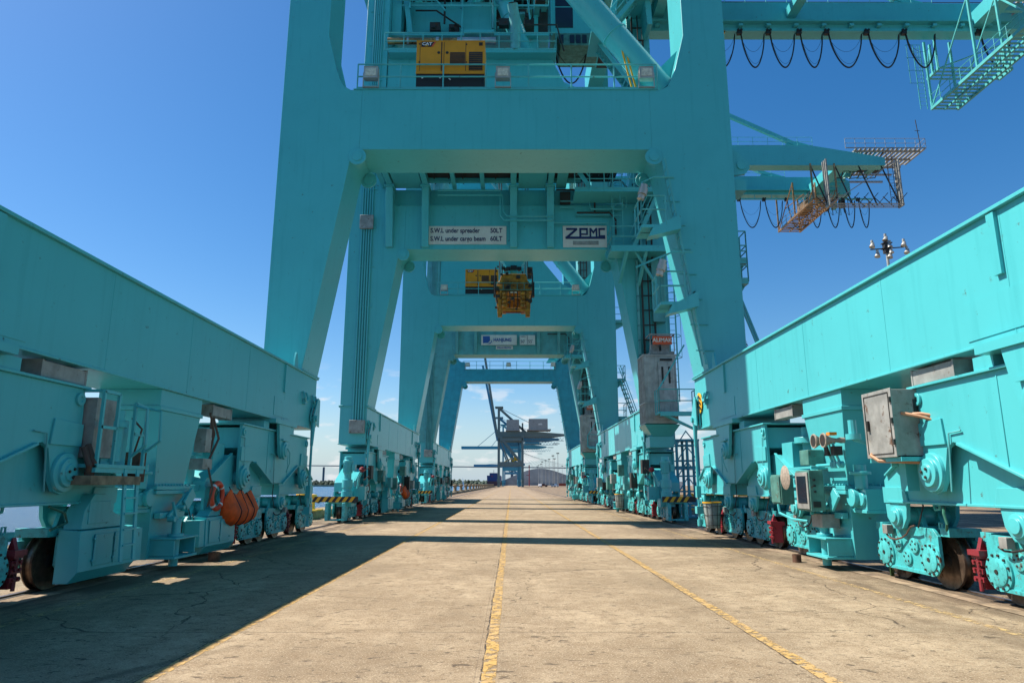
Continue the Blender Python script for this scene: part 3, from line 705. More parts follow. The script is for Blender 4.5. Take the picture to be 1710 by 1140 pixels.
# platform hung below the girders at the back reach, seen from below
def hung_walkway(root, x0, x1, y0, y1, z0, zt, m, mr_, ladder=True, name='hanging_walkway'):
    b = MB(True)
    for xx in (x0, x1): b.bar((xx, y0, z0), (xx, y1, z0), 0.16, 0.22)
    b.bar(((x0+x1)/2, y0, z0-0.03), ((x0+x1)/2, y1, z0-0.03), 0.08, 0.12)
    n = int(abs(y1-y0)/0.42)
    for i in range(n+1):
        yy = y0 + (y1-y0)*i/n
        b.bar((x0, yy, z0+0.02), (x1, yy, z0+0.02), 0.16, 0.05)
    for xx in (x0, x1):
        for yy in (y0+0.1, (y0+y1)/2, y1-0.1): b.bar((xx, yy, z0), (xx, yy, zt), 0.14)
    b.bar((x0, y0, z0), (x1, (y0+y1)/2, zt), 0.08); b.bar((x0, y1, z0), (x0, (y0+y1)/2, zt), 0.08); b.bar((x1, y1, z0), (x1, (y0+y1)/2, zt), 0.08)
    o = obj(name, b, m, root)
    rb = railing_mb([(x0, y0, z0), (x0, y1, z0)], 1.05, 1.1, 0.028); obj('railing', rb, mr_, o)
    rb = railing_mb([(x1, y0, z0), (x1, y1, z0)], 1.05, 1.1, 0.028); obj('railing', rb, mr_, o)
    return o
exec_marker = True
# ------------------------------------------------------------------ the three near cranes
def crane(label, y, cfg):
    r = thing('container_crane', label, 'crane', (CX, y, 0), 0, 'container cranes along the quay')
    add_crane_base(r, cfg, None)
    upper(r, cfg)
    return r
loopsB = [(14.2,16.5,2.9),(16.7,18.6,2.9),(18.8,20.8,2.9),(21.0,22.8,2.9),(23.0,25.7,2.9),(25.9,28.4,2.9),(28.6,31.0,2.9),(34.0,36.4,2.9)]
A = crane('nearest teal crane, its big sill beams running along both sides of the foreground', YA, dict(loops=[], motors=False, ty=-0.3))
B = crane('middle teal crane, with two white signs on its cross beam and a spreader below', YB, dict(loops=loopsB))
loopsC = [(22.9,25.4,3.4),(25.6,28.2,3.4),(28.4,30.6,3.4),(30.9,32.9,3.4),(33.3,34.9,3.4),(35.3,36.9,3.4),(37.2,38.6,3.4),(38.9,40.2,3.4)]
C = crane('third teal crane, with the blue and white maker sign, and a paler portal behind it', YC, dict(loops=loopsC, zg=33.4, near=M['teal_g'], far=M['teal_b'], thin_far=True, rusty=True, girder=M['teal']))

def sign_board(root, x0, x1, z0, z1, y, label, m=None):
    b = MB(True); b.box(x0, x1, y-0.04, y-0.004, z0, z1); o = obj('sign', b, m or M['white'], root)
    o['label'] = label; return o
def txt(root, t, size, m, x, z, y, **k):
    p = W(x, y, z); return text_part('lettering', t, size, m, root, (p[0], p[1]-0.012, p[2]), **k)

# ---- crane B: signs, ribs, overhanging floor
sg = sign_board(B, -3.84, -0.05, 13.15, 14.08, -9.1, 'white rated-load sign with two lines of dark lettering')
txt(sg, 'S.W.L under spreader', 0.36, M['navy'], -3.76, 13.84, -9.14, sx=0.80, bold=0.006); txt(sg, '50LT', 0.36, M['navy'], -0.84, 13.84, -9.14, sx=0.85, bold=0.006)
txt(sg, 'S.W.L under cargo beam', 0.36, M['navy'], -3.76, 13.42, -9.14, sx=0.80, bold=0.006); txt(sg, '60LT', 0.36, M['navy'], -0.84, 13.42, -9.14, sx=0.85, bold=0.006)
sg = sign_board(B, 2.72, 4.86, 13.0, 14.1, -9.1, 'white square maker sign with blocky navy letters')
b = MB(True); y0_, y1_ = -9.162, -9.142
def st(x0, x1, z0, z1): b.box(x0, x1, y0_, y1_, z0, z1)
zz0, zz1 = 13.44, 13.98
st(2.88,3.42,zz1-0.10,zz1); b.prism([(2.88,zz0+0.0999),(3.04,zz0+0.0999),(3.42,zz1-0.101),(3.26,zz1-0.101)],'y',y0_,y1_)
st(2.84,4.78,zz0-0.02,zz0+0.0995)
st(3.52,3.62,zz0+0.10,zz1); st(3.62,3.94,zz1-0.1,zz1); st(3.86,3.94,zz1-0.28,zz1-0.1); st(3.62,3.94,zz1-0.36,zz1-0.28)
st(4.02,4.10,zz0+0.10,zz1); st(4.32,4.40,zz0+0.10,zz1); b.prism([(4.10,zz1),(4.10,zz1-0.14),(4.21,zz1-0.30),(4.32,zz1-0.14),(4.32,zz1),(4.21,zz1-0.16)],'y',y0_,y1_)
st(4.46,4.54,zz0+0.10,zz1); st(4.54,4.78,zz1-0.1,zz1); st(4.54,4.78,zz0+0.10,zz0+0.17)
obj('lettering', b, M['navy'], sg)
b = MB(True); b.box(3.2, 4.45, -9.155, -9.142, 13.12, 13.32); obj('small_print_plate', b, M['grey'], sg)
b = MB(True); b.box(-6.2, 5.6, -8.9, -7.5, 15.19, 16.08); obj('recessed_wall', b, M['teal'], B)
for x in (-5.75, -4.0, 0.30, 2.10):
    b = MB(True)
    b.prism([(-9.1,12.98),(-9.25,12.98),(-9.72,15.9),(-9.1,15.9)], 'x', x-0.17, x+0.17)
    b.box(x-0.24, x+0.24, -9.80, -9.1, 15.9, 16.0)
    b.box(x-0.14, x+0.14, -11.8, -9.1, 16.0, 16.35)
    obj('beam_rib', b, M['teal'], B, bevel=0.01)
b = MB(True)
for xa, xb in ((-6.2,-5.95),(-5.55,-4.2),(0.55,1.9),(2.4,2.9)): b.box(xa, xb, -11.6, -9.1, 16.08, 16.16)
for yy in (-11.7,-10.9,-9.6): b.box(-4.9 if yy < -10 else -6.2, 3.6, yy-0.08, yy+0.08, 16.16, 16.36)
b.box(-6.3, 3.7, -11.85, -11.72, 15.98, 16.4)
for x in (-2.6,-1.2): b.box(x-0.1, x+0.1, -11.7, -9.1, 15.95, 16.14)
fl = obj('overhanging_floor', b, M['teal'], B)
b = MB(True); b.box(-6.3, 5.3, -11.5, -9.12, 16.42, 16.5)
for x in (-3.6,-2.9,-2.2,-0.6): b.box(x, x+0.05, -11.6, -9.12, 16.30, 16.41)
obj('dark_grating', b, M['dark'], fl)
b = MB(True); b.tube([(-3.4,-9.5,15.55),(-0.25,-9.5,15.55),(-0.2,-9.5,14.7),(0.0,-9.5,14.45),(2.2,-9.5,14.45),(2.3,-9.3,14.2),(4.9,-9.3,14.2)],0.045,8)
b.tube([(-3.4,-9.6,15.75),(-0.35,-9.6,15.75),(-0.35,-9.5,14.5),(-0.15,-9.5,14.25),(2.2,-9.5,14.25)],0.045,8)
b.tube([(2.6,-9.3,15.3),(4.0,-9.3,15.3),(4.1,-9.3,14.9),(5.6,-9.3,14.9)],0.06,8); b.tube([(2.6,-9.3,15.0),(3.3,-9.3,15.0),(3.4,-9.3,14.6),(5.6,-9.3,14.6)],0.035,8)
obj('conduit', b, M['teal'], B)
b = MB(True); b.box(2.6, 3.1, -9.35, -9.12, 15.2, 15.8); obj('dark_recess_box', b, M['dark'], B)  # dark-coloured box standing in for a shadowy recess

# ---- conduit bundles and boxes on the near left legs
for cr in (B, C):
    b = MB(True)
    for i in range(5): b.tube([(-7.12+i*0.12, -9.16, 4.6),(-7.12+i*0.12,-9.16,17.0),(-6.98+i*0.10,-9.16,18.5),(-6.95+i*0.10,-9.16,33.5)], 0.04, 8)
    for z in range(6, 33, 2): b.box(-7.2,-6.45,-9.14,-9.10,z,z+0.06)
    obj('conduit', b, M['teal_g'] if cr is C else M['teal'], cr)
    for q in ((-7.2,-6.55,-9.32,-9.2,13.9,14.6),(-7.25,-6.55,-9.30,-9.11,4.0,4.6)): obj('terminal_box', MB(True).box(*q), M['grey'], cr, bevel=0.01)

# ---- upper machinery of crane B (and C, seen through the opening)
def machinery(cr, full):
    b = MB(True); b.box(-10.5, 15, -4.4, 4.4, 36.15, 36.35); obj('added_shade_deck', b, M['teal'], cr)  # deck added overhead to shade the machinery below
    b = MB(True); b.box(1.0, 14, -4.2, 4.2, 36.36, 40.5); obj('machine_house', b, M['teal'], cr, bevel=0.02)  # house added above the girders to cast shade on the works beneath
    y0 = -9.6
    add_rail_part('railing', cr, [(-6.3,y0,23.42),(2.5,y0,23.42),(2.5,-6.7,23.42)], h=1.0, post=0.95, r=0.028)
    b = MB(True); b.tube([(-6.2,-9.3,24.15),(-2.6,-9.3,24.15)],0.17,12); b.tube([(-6.2,-9.0,23.75),(-3.5,-9.0,23.75)],0.15,12); obj('pipe', b, M['pipe'], cr)
    b = MB(True); b.tube([(-2.6,-9.3,24.15),(-0.6,-9.3,24.15)],0.2,12); b.cyl((-5.2,-9.3,24.15),(-5.1,-9.3,24.15),0.21,12); b.cyl((-3.7,-9.3,24.15),(-3.55,-9.3,24.15),0.21,12); obj('pipe', b, M['steel'], cr)
    b = MB(True); b.tube([(0.4,-9.4,23.5),(0.4,-9.4,25.1),(0.25,-9.9,25.9)],0.27,14); obj('exhaust_pipe', b, M['teal_g'], cr)
    b = MB(True); b.cyl((0.24,-9.92,25.93),(0.235,-9.94,25.96),0.2,14); obj('exhaust_opening', b, M['black'], cr)
    # electrical house, decks and braces above
    b = MB(True); b.box(-5.6,-0.9,-7.6,-3.2,25.2,27.8); b.box(-6.4,2.2,-8.6,-2.0,25.0,25.2); b.box(-6.2,-5.7,-8.5,-3,25.2,28.2)
    obj('electrical_house', b, M['teal'], cr, bevel=0.01)
    b = MB(True)
    for i in range(15): b.box(-6.6+i*0.57,-6.5+i*0.57,-6.2,5.0,29.4,29.55)
    for i in range(11): b.box(-6.6,1.6,-6.2+i*1.1,-6.12+i*1.1,29.3,29.4)
    for i in range(7): b.box(-0.6+i*0.42,-0.3+i*0.42,-7.0,-1.5,26.6+0.3*i,26.75+0.3*i)
    obj('service_deck', b, M['teal_g'], cr)
    b = MB(True); b.box(-6.6,1.6,-6.2,5.0,29.62,29.7); b.box(0.5,2.3,-6.0,-2.0,26.0,28.6); obj('dark_grating', b, M['dark'], cr)
    b = MB(True)
    for p, q in (((-6.3,-8,24.5),(-5.0,-3,30)), ((-5.2,-8.3,25.2),(-6.0,-8.3,31)), ((-4.3,-7,31),(-5.2,-7,27.5)), ((-2.5,-6,28),(0.4,-6,32)), ((-3.4,-5,27.8),(-3.4,-5,33)), ((1.4,-4,25.2),(1.4,-4,33)), ((-0.8,-6,25.2),(-0.8,-6,32.5)), ((-5.6,-5,31),(-1.0,-5,27.9)), ((-2.2,-7.2,27.9),(-0.2,-7.2,31.5)), ((1.6,-6,23.4),(1.6,-6,33)), ((-6,-8.4,28.3),(-2,-8.4,28.3)), ((-6,-8.4,30.4),(0,-8.4,30.4))):
        b = MB(True); b.bar(p, q, 0.26); obj('bracing', b, M['teal'], cr)
    for z, yy in ((26.9,-8.4),(29.8,-6.0),(31.2,-7.0)):
        add_rail_part('railing', cr, [(-6.2,yy,z),(2.2,yy,z)], h=1.0, post=1.1, r=0.024)
    for k, (x, z) in enumerate(((-4.2,25.6),(-3.2,25.6),(0.9,26.3),(1.5,27.4),(1.0,29.0),(-1.9,28.5),(-5.2,28.6),(0.3,30.0))):
        b = MB(True); b.box(x,x+0.55,-8.2+0.3*(k%3),-7.7+0.3*(k%3),z,z+0.5+0.1*(k%2)); b.cyl((x+0.2,-8.3,z+0.2),(x+0.2,-8.0,z+0.2),0.12,10)
        obj('motor_unit', b, M['dark'], cr)
    # zigzag stairs by the right leg
    b = MB(True)
    for k, (xa, za, xb, zb) in enumerate(((4.6,23.4,6.2,21.0),(4.8,23.4,6.5,25.6),(6.5,25.6,4.8,28.0),(4.8,28.0,6.5,30.4),(6.2,21.0,4.8,18.4))):
        yy = -9.9 - 0.8*(k % 2)
        for q in (-0.35, 0.35): b.bar((xa,yy+q,za),(xb,yy+q,zb),0.05,0.22); b.tube([(xa,yy+q,za+0.95),(xb,yy+q,zb+0.95)],0.025,6); b.tube([(xa,yy+q,za+0.5),(xb,yy+q,zb+0.5)],0.02,6)
        for i in range(13):
            t = i/12; x = xa+(xb-xa)*t; z = za+(zb-za)*t; b.box(x-0.12,x+0.12,yy-0.34,yy+0.34,z-0.02,z+0.02)
            if i % 4 == 0: 
                for q in (-0.35, 0.35): b.tube([(x,yy+q,z),(x,yy+q,z+0.95)],0.02,5)
    for (x, z) in ((4.1,23.4),(6.4,25.6),(4.1,28.0),(6.2,21.0),(6.4,30.4)): b.box(x,x+0.9,-11.2,-9.2,z-0.08,z)
    obj('access_stair', b, M['teal'], cr)
    b = MB(True); b.prism([(5.0,24.2),(5.25,24.2),(5.6,25.7),(6.9,25.7),(7.0,24.2),(7.25,24.2),(7.15,26.7),(5.5,26.7)],'y',-10.6,-9.3); obj('arch_frame', b, M['teal'], cr, bevel=0.01)
machinery(B, True)

# ---- lift cabin at the foot of crane B's right near leg
def lift(cr, y, label):
    p = W(6.88, -9.1, 4.35)
    t = thing('lift_cabin', label, 'lift', (CX+p[0], y+p[1], p[2]), 0)
    b = MB(); b.box(-0.78,0.78,-1.45,-0.04,0,3.3)
    for i in range(11):
        x = -0.74+i*0.148; b.box(x-0.015,x+0.015,-1.475,-1.45,0.05,3.25)
    for i in range(9): b.box(-0.805,-0.78,-1.38+i*0.16,-1.35+i*0.16,0.05,3.25)
    b.box(-0.82,0.82,-1.49,-0.05,0.95,1.0); b.box(-0.82,0.82,-1.49,-0.05,3.25,3.32)
    body = obj('cabin_wall', b, M['panel'], t)
    b = MB(); b.box(-0.10,0.66,-1.50,-1.476,1.02,2.95); obj('door', b, M['panel'], t, bevel=0.01)
    b = MB(); b.box(0.05,0.15,-1.51,-1.5,1.9,2.7); b.box(0.38,0.48,-1.51,-1.5,1.9,2.7); b.box(0.0,0.6,-1.505,-1.5,3.0,3.1); obj('door_slot', b, M['black'], t)
    b = MB(); b.box(-0.40,0.78,-1.3,-0.1,3.38,3.5)
    for x in (-0.4, 0.76):
        for yy in (-1.3,-0.12): b.box(x,x+0.04,yy,yy+0.04,3.5,4.35)
    b.box(-0.42,0.82,-1.33,-1.29,4.3,4.36); b.box(-0.42,0.82,-0.12,-0.08,4.3,4.36); b.box(-0.42,-0.38,-1.29,-0.12,4.3,4.36); b.box(0.78,0.82,-1.29,-0.12,4.3,4.36)
    b.box(-0.25,0.1,-1.0,-0.3,3.5,3.9); b.box(0.2,0.6,-1.1,-0.4,3.5,4.1)
    obj('roof_rail', b, M['grey'], t)
    b = MB(); b.box(-0.28,0.66,-1.37,-1.335,3.82,4.24); s_ = obj('sign', b, M['redtxt'], t)
    text_part('lettering', 'ALIMAK', 0.27, M['white'], s_, (0.19,-1.378,4.03), align='CENTER', bold=0.006)
    b = MB(); b.frus(-0.4,0.5,-1.0,-0.1,-0.6,-0.85,0.85,-1.5,0.0,-0.05); b.box(-0.55,0.6,-1.05,-0.05,-1.1,-0.6); obj('base_frame', b, M['teal'], t)
    # side landing with railing
    b = MB(); b.box(-0.35,1.45,-2.5,-1.55,0.35,0.45); b.bar((-0.3,-2.5,0.33),(1.4,-2.5,0.33),0.1,0.18); b.bar((1.3,-2.0,-0.3),(0.0,-1.9,0.33),0.1); b.bar((1.3,-2.4,-0.35),(-0.1,-2.4,0.33),0.08); b.bar((-0.3,-2.3,1.5),(1.0,-2.3,3.6),0.07)
    pf = obj('landing', b, M['teal'], t)
    b = MB()
    for a, c in (((-0.33,-1.6),(-0.33,-2.48)),((-0.33,-2.48),(1.43,-2.48)),((1.43,-2.48),(1.43,-1.6))):
        for h in (0.95,1.48): b.tube([(*a,h),(*c,h)],0.025,6)
        for k in (0,0.5,1): x = a[0]+(c[0]-a[0])*k; yy = a[1]+(c[1]-a[1])*k; b.tube([(x,yy,0.45),(x,yy,1.48)],0.025,6)
    obj('railing', b, M['rail'], pf)
    # mast rack above on the crane leg
    m = MB(True)
    for x in (6.45, 7.0):
        m.box(x-0.04,x+0.04,-9.35,-9.27,7.0,33)
    z = 7.6; 
    while z < 33: m.box(6.4,7.05,-9.36,-9.30,z,z+0.05); m.box(6.2,6.3,-9.3,-9.12,z,z+0.04); z += 0.72
    m.box(6.7,6.74,-9.5,-9.38,7.5,33)
    obj('lift_mast', m, M['dark'], cr)
    return t
lift(B, YB, 'ribbed grey lift cabin with orange sign, at the foot of the middle crane right leg')
lift(C, YC, 'grey lift cabin farther off, at the foot of the third crane right leg')

# ---- platforms beside the right leg top and round the ladders
def corner_platform(cr):
    b = MB(True); b.box(4.85,7.6,-10.5,-9.12,12.42,12.52); b.box(4.85,7.6,-10.52,-10.42,12.32,12.6)
    b.bar((5.4,-9.15,11.2),(5.6,-10.4,12.4),0.14); b.bar((6.3,-9.15,11.0),(6.5,-10.4,12.4),0.14); b.bar((6.0,-10.3,12.4),(7.4,-9.3,10.6),0.1); b.bar((6.0,-10.3,11.6),(7.6,-10.3,12.3),0.08)
    p = obj('corner_platform', b, M['teal'], cr); add_rail_part('railing', p, [(4.9,-9.3,12.52),(4.9,-10.45,12.52),(7.6,-10.45,12.52)], r=0.026)
    b = MB(True); b.box(3.2,7.4,-10.6,-9.2,15.25,15.35); b.bar((3.0,-10.6,16.9),(4.0,-10.6,15.3),0.06,0.2); p = obj('corner_platform', b, M['teal'], cr)
    add_rail_part('railing', p, [(3.2,-10.6,15.35),(7.4,-10.6,15.35)], r=0.026); add_rail_part('railing', p, [(2.6,-10.7,17.2),(3.9,-10.7,15.4)], r=0.03, base=False)
    obj('caged_ladder', ladder_mb((5.35,-9.7,12.5),(5.35,-9.7,16.9), 0.45), M['rail'], cr)
    # inward-leaning leg ladder, its rest landings and lamps (far leg)
for cr in (B, C): corner_platform(cr)
def leg_landings(cr):
    for (x, z, s_) in () if cr is C else ((4.45, 9.9, 1), (4.95, 7.3, 1)):
        xi = XI - (XI-5.45)*(z-TOPZ)/(11.6-TOPZ)
        b = MB(True); b.box(x, x+0.75, 6.8, 7.9, z, z+0.10); b.prism([(x+0.05,z),(xi+0.05,z),(xi+0.05,z+0.6),(x+0.6,z+0.12)],'y',7.30,7.36)
        b.frus(x+0.35,x+0.55,6.7,6.8,z-0.45, xi-0.05,xi+0.05,7.6,7.8,z+0.2) if False else b.prism([(x+0.2,z-0.32),(xi+0.0,z-0.05),(xi+0.0,z+0.45),(x+0.35,z-0.02)],'y',6.78,7.2)
        p = obj('rest_landing', b, M['teal'], cr)
        rb = railing_mb([(x+0.8,6.8,z+0.1),(x,6.8,z+0.1),(x,7.9,z+0.1)], 1.0, 0.6, 0.028, base=False)
        rb.tube([(x-0.02,6.78,z+1.1),(x+0.05,6.78,z+1.55),(x+0.45,6.78,z+1.75),(x+1.1,6.78,z+1.75)],0.03,6)
        obj('railing', rb, M['rail'], p)
        lb = MB(True); lb.cyl((x-0.02,6.75,z+0.95),(x+0.12,6.75,z+1.45),0.12,12); lb.cyl((x+0.03,6.72,z+1.1),(x+0.09,6.72,z+1.3),0.15,12); obj('lamp', lb, M['alu'], p)
    b = ladder_mb((6.32,7.15,5.4),(5.35,7.15,12.4),0.4,(0,1,0),False,(-1,0,0)); obj('leg_ladder', b, M['rail'], cr)
    for k in range(8):
        z = 5.9 + k*0.85; xi = XI - (XI-5.45)*(z-TOPZ)/(11.6-TOPZ)
        b = MB(True); b.tube([(xi-0.28,7.25,z),(xi+0.02,7.25,z)],0.02,5); b.tube([(xi-0.05,7.27,z),(xi+0.3,7.27,z)],0.02,5)
        obj('cable_clip', b, M['rail'], cr)
    # small outrigger landings on the outer face of the far leg
    for z, w_ in (((8.9,0.3),(8.2,0.3)) if cr is A else ((13.2,0.9),(8.9,0.6),(6.2,0.6))):
        b = MB(True); b.box(XO,XO+w_,7.5,8.7,z,z+0.08); b.prism([(XO,z-0.5),(XO+w_,z),(XO,z)],'y',7.9,8.0)
        p = obj('outer_landing', b, M['teal'], cr); add_rail_part('railing', p, [(XO,7.5,z+0.08),(XO+w_,7.5,z+0.08),(XO+w_,8.7,z+0.08)], r=0.022, post=0.5)
    # far-beam railing and floodlights
    add_rail_part('railing', cr, [(-5.2,7.36,15.18 if cr is not C else 14.24),(5.3,7.36,15.18 if cr is not C else 14.24)], h=1.0, post=1.5, r=0.028)
    for x in (-4.7, -0.1, 4.9):
        p = W(x, 7.22, 15.2 if cr is not C else 14.3); f = obj('floodlight', cached('flood', flood_mb), M['alu'], cr, p); obj('lens', cached('lens', lens_mb), M['glow'], f)
for cr in (A, B, C): leg_landings(cr)
# outside stair rising from crane B's right sill (steps seen beyond the leg)
b = MB(True)
for q in (8.0, 8.7): b.bar((7.9+ (q-8), 8.0+0, 5.3),(9.2+(q-8),8.0,3.9),0.06,0.2) if False else b.bar((XO+0.15,q-1.2,8.9),(XO+1.3,q-1.2,5.4),0.06,0.2)
for i in range(12):
    t = i/11; b.box(XO+0.05+1.15*t,XO+0.35+1.15*t,6.8,7.5,8.85-3.4*t,8.88-3.4*t)
for q in (6.8,7.5): b.tube([(XO+0.15,q,9.9),(XO+1.3,q,6.4)],0.03,6)
obj('outer_stair', b, M['teal'], B)
b = MB(True); b.bar((XO+0.05,8.5,8.6),(XO+0.95,8.5,5.9),0.07); b.bar((XO+0.35,8.5,8.0),(XO+1.2,8.5,5.4),0.06); obj('stay_bar', b, M['teal'], A)
b = MB(True); b.prism([(XO,13.1),(XO+0.25,12.9),(XO+0.62,12.5),(XO+0.62,12.3),(XO+0.45,12.1),(XO,12.05)],'y',7.5,7.62); b.cyl((XO+0.35,7.45,12.42),(XO+0.35,7.67,12.42),0.17,18); b.box(XO,XO+0.5,7.6,8.4,11.55,11.95); obj('hinge_lug', b, M['teal'], A)

# discs with chevrons
def warning_disc(cr, y):
    p = W(XI-0.03, y, 4.35); b = MB(); b.lathe([(0,0.37),(-0.02,0.37),(-0.025,0.0001)], (0,0,0), 'x', 32)
    d = obj('warning_disc', b, M['yellow'], cr, p)
    b = MB()
    for z in (-0.17, 0.0, 0.17):
        b.prism([(-0.26,z-0.12),(0,z+0.03),(0.26,z-0.12),(0.26,z-0.03),(0,z+0.12),(-0.26,z-0.03)],'x',-0.034,-0.027)
    obj('chevron', b, M['black'], d)
warning_disc(A, 8.5); warning_disc(B, -8.35); warning_disc(C, -8.35)

# striped end boards, bumpers, beacon on B and C
def end_gear(cr):
    for sd in (1, -1):
        x0, x1 = (6.5, 7.9) if sd == 1 else (-8.3, -6.2)
        a = W(x0, -11.35, 0)[0]; c = W(x1, -11.35, 0)[0]; yy = -11.5*SC
        b = MB(); b.box(a, c, yy-0.03, yy+0.03, 0.93, 1.17); b.bar((a+0.3,yy,1.0),(a+0.3,yy+0.75,0.9),0.08); b.bar((c-0.3,yy,1.0),(c-0.3,yy+0.75,0.9),0.08)
        bd = obj('warning_board', b, M['black'], cr)
        b = MB(); x = a+0.02
        while x < c-0.3: b.prism([(x,0.935),(x+0.15,0.935),(x+0.31,1.165),(x+0.16,1.165)],'y',yy-0.036,yy-0.0305); x += 0.30
        obj('yellow_stripe', b, M['yellow'], bd)
        b = MB(); xx = sd*7.62; b.box(xx-0.45,xx-0.3,yy-0.1,yy+0.45,0.12,0.9); b.box(xx+0.3,xx+0.45,yy-0.1,yy+0.45,0.12,0.9); b.box(xx-0.45,xx+0.45,yy+0.1,yy+0.3,0.85,0.95); b.box(xx-0.28,xx+0.28,yy-0.05,yy+0.1,0.12,0.2)
        obj('end_fender', b, M['teal_worn'], cr, bevel=0.02)
        b = MB(); b.tube([(sd*6.95,-10.4*SC,1.5),(sd*6.9,-10.4*SC,2.0),(sd*6.75,-10.5*SC,2.25)],0.05,8); b.box(sd*6.85-0.25,sd*6.85+0.25,-10.2*SC-0.2,-10.2*SC+0.2,1.0,1.6); obj('bracket', b, M['teal'], cr)
        b = MB(); b.lathe([(-0.13,0.02),(-0.09,0.10),(0,0.14),(0.09,0.10),(0.13,0.02)],(sd*6.75,-10.5*SC,2.38),'z',14); obj('beacon', b, M['red'], cr)
        b = MB()
        for z in (0.4,0.7,1.3,1.6,2.0,2.4): b.tube([(sd*6.6,-9.6*SC,z),(sd*6.55,-9.9*SC,z+0.1),(sd*6.7,-10.3*SC,z-0.1)],0.02,5)
        obj('hose', b, M['hose'], cr)
for cr in (B, C): end_gear(cr)
# small equipment on the inner faces of B and C running gear
random.seed(11)
for cr in (B, C):
    for sd in (1, -1):
        for y in (-8.5,-5.4,-3.2,-1.4,1.6,3.4,5.4,8.3):
            b = MB(); x = sd*6.55*SC; w_ = random.uniform(0.25,0.5); h = random.uniform(0.4,0.9); z = random.uniform(1.3,2.3)
            b.box(min(x,x-sd*0.35),max(x,x-sd*0.35),y*SC-w_,y*SC+w_*0.4,z,z+h); b.tube([(x-sd*0.15,y*SC,z),(x-sd*0.2,y*SC+0.1,z-0.5),(x,y*SC+0.2,0.9)],0.025,5)
            obj('control_cabinet', b, random.choice([M['greenbox'],M['grey'],M['teal_g'],M['dark']]), cr, bevel=0.01)

# ---- crane C signs
for x in (-4.6,-2.95,2.6,4.4):
    b = MB(True); b.prism([(-9.1,12.98),(-9.2,12.98),(-9.55,15.1),(-9.1,15.1)],'x',x-0.13,x+0.13); obj('beam_rib', b, M['teal_g'], C)
sg = sign_board(C, -2.45, 0.68, 13.72, 14.62, -9.3, 'blue and white maker sign')
b = MB(True); b.prism([(-2.3,14.5),(-1.7,14.52),(-1.66,14.12),(-1.85,13.9),(-2.3,13.88)],'y',-9.36,-9.345); b.prism([(-1.9,13.82),(-1.6,13.95),(-1.48,14.25),(-1.5,14.0),(-1.65,13.82)],'y',-9.36,-9.345); obj('emblem', b, M['blue'], sg)
txt(sg, 'HANJUNG', 0.44, M['blue'], -1.38, 14.16, -9.35, bold=0.012, sx=0.84)
sg = sign_board(C, 0.95, 2.3, 13.74, 14.6, -9.3, 'white rated-load panel beside the maker sign')
txt(sg, 'S.W.L', 0.2, M['navy'], 1.02, 14.47, -9.35); txt(sg, "50'", 0.42, M['navy'], 1.0, 14.02, -9.35, sx=0.9); txt(sg, "55'", 0.42, M['navy'], 1.68, 14.02, -9.35, sx=0.9)
b = MB(True); b.box(1.6,1.63,-9.36,-9.345,13.78,14.56); obj('divider_line', b, M['navy'], sg)
sg = sign_board(C, -1.15, 0.35, 13.36, 13.66, -9.15, 'narrow builder plate')
txt(sg, 'Alliance Machine', 0.2, M['blue'], -1.08, 13.51, -9.2, bold=0.006, shear=0.2)
# lattice overhang on crane C: hanging inspection platforms
hung_walkway(C, 30.4, 32.8, -4.6, 4.6, 29.6, 33.4, M['pipe'], M['grey'])
hung_walkway(C, 31.5, 38.7, -5.6, -4.7, 28.6, 33.4, M['grey'], M['grey'])
obj('caged_ladder', ladder_mb((38.0,-5.2,28.8),(38.0,-5.2,34.4),0.5), M['dark'], C)
hung_walkway(B, 31.0, 32.9, -5.4, 4.7, 28.6, 34.0, M['rail'], M['rail'])
hung_walkway(B, 31.6, 37.0, 4.2, 5.6, 31.6, 34.0, M['rail'], M['rail'])
obj('caged_ladder', ladder_mb((30.6,4.9,28.7),(30.6,4.9,34.0),0.5,(1,0,0),True,(-1,0,0)), M['rail'], B)
# girder-end buffer, ropes and lamp bracket on B
b = MB(True)
for dz in (0.5, 1.4, 1.6): b.tube([(-8,-3.6,36.2+dz),(36,-3.6,36.1+dz)],0.03,5); b.tube([(-8,3.6,36.2+dz),(36,3.6,36.1+dz)],0.03,5)
obj('hoist_rope', b, M['dark'], B)
b = MB(True); b.bar((13.0,-3.0,36),(13.6,3.0,34.6),0.5,0.35); b.box(12.4,13.2,2.5,3.0,33.6,34.4); b.box(12.0,12.5,2.6,3.0,34,34.3); obj('trolley_stop', b, M['teal'], B)
b = MB(True)
for p, q in (((13.5,2.9,33.9),(14.5,2.9,34.2)),((14.5,2.9,34.2),(13.9,2.9,34.9)),((13.5,2.9,33.9),(13.9,2.9,34.9)),((14.5,2.9,34.2),(15.6,2.9,33.6)),((15.6,2.9,33.6),(13.8,2.9,33.7))): b.bar(p,q,0.14)
obj('yellow_bracket', b, M['yellow'], B)

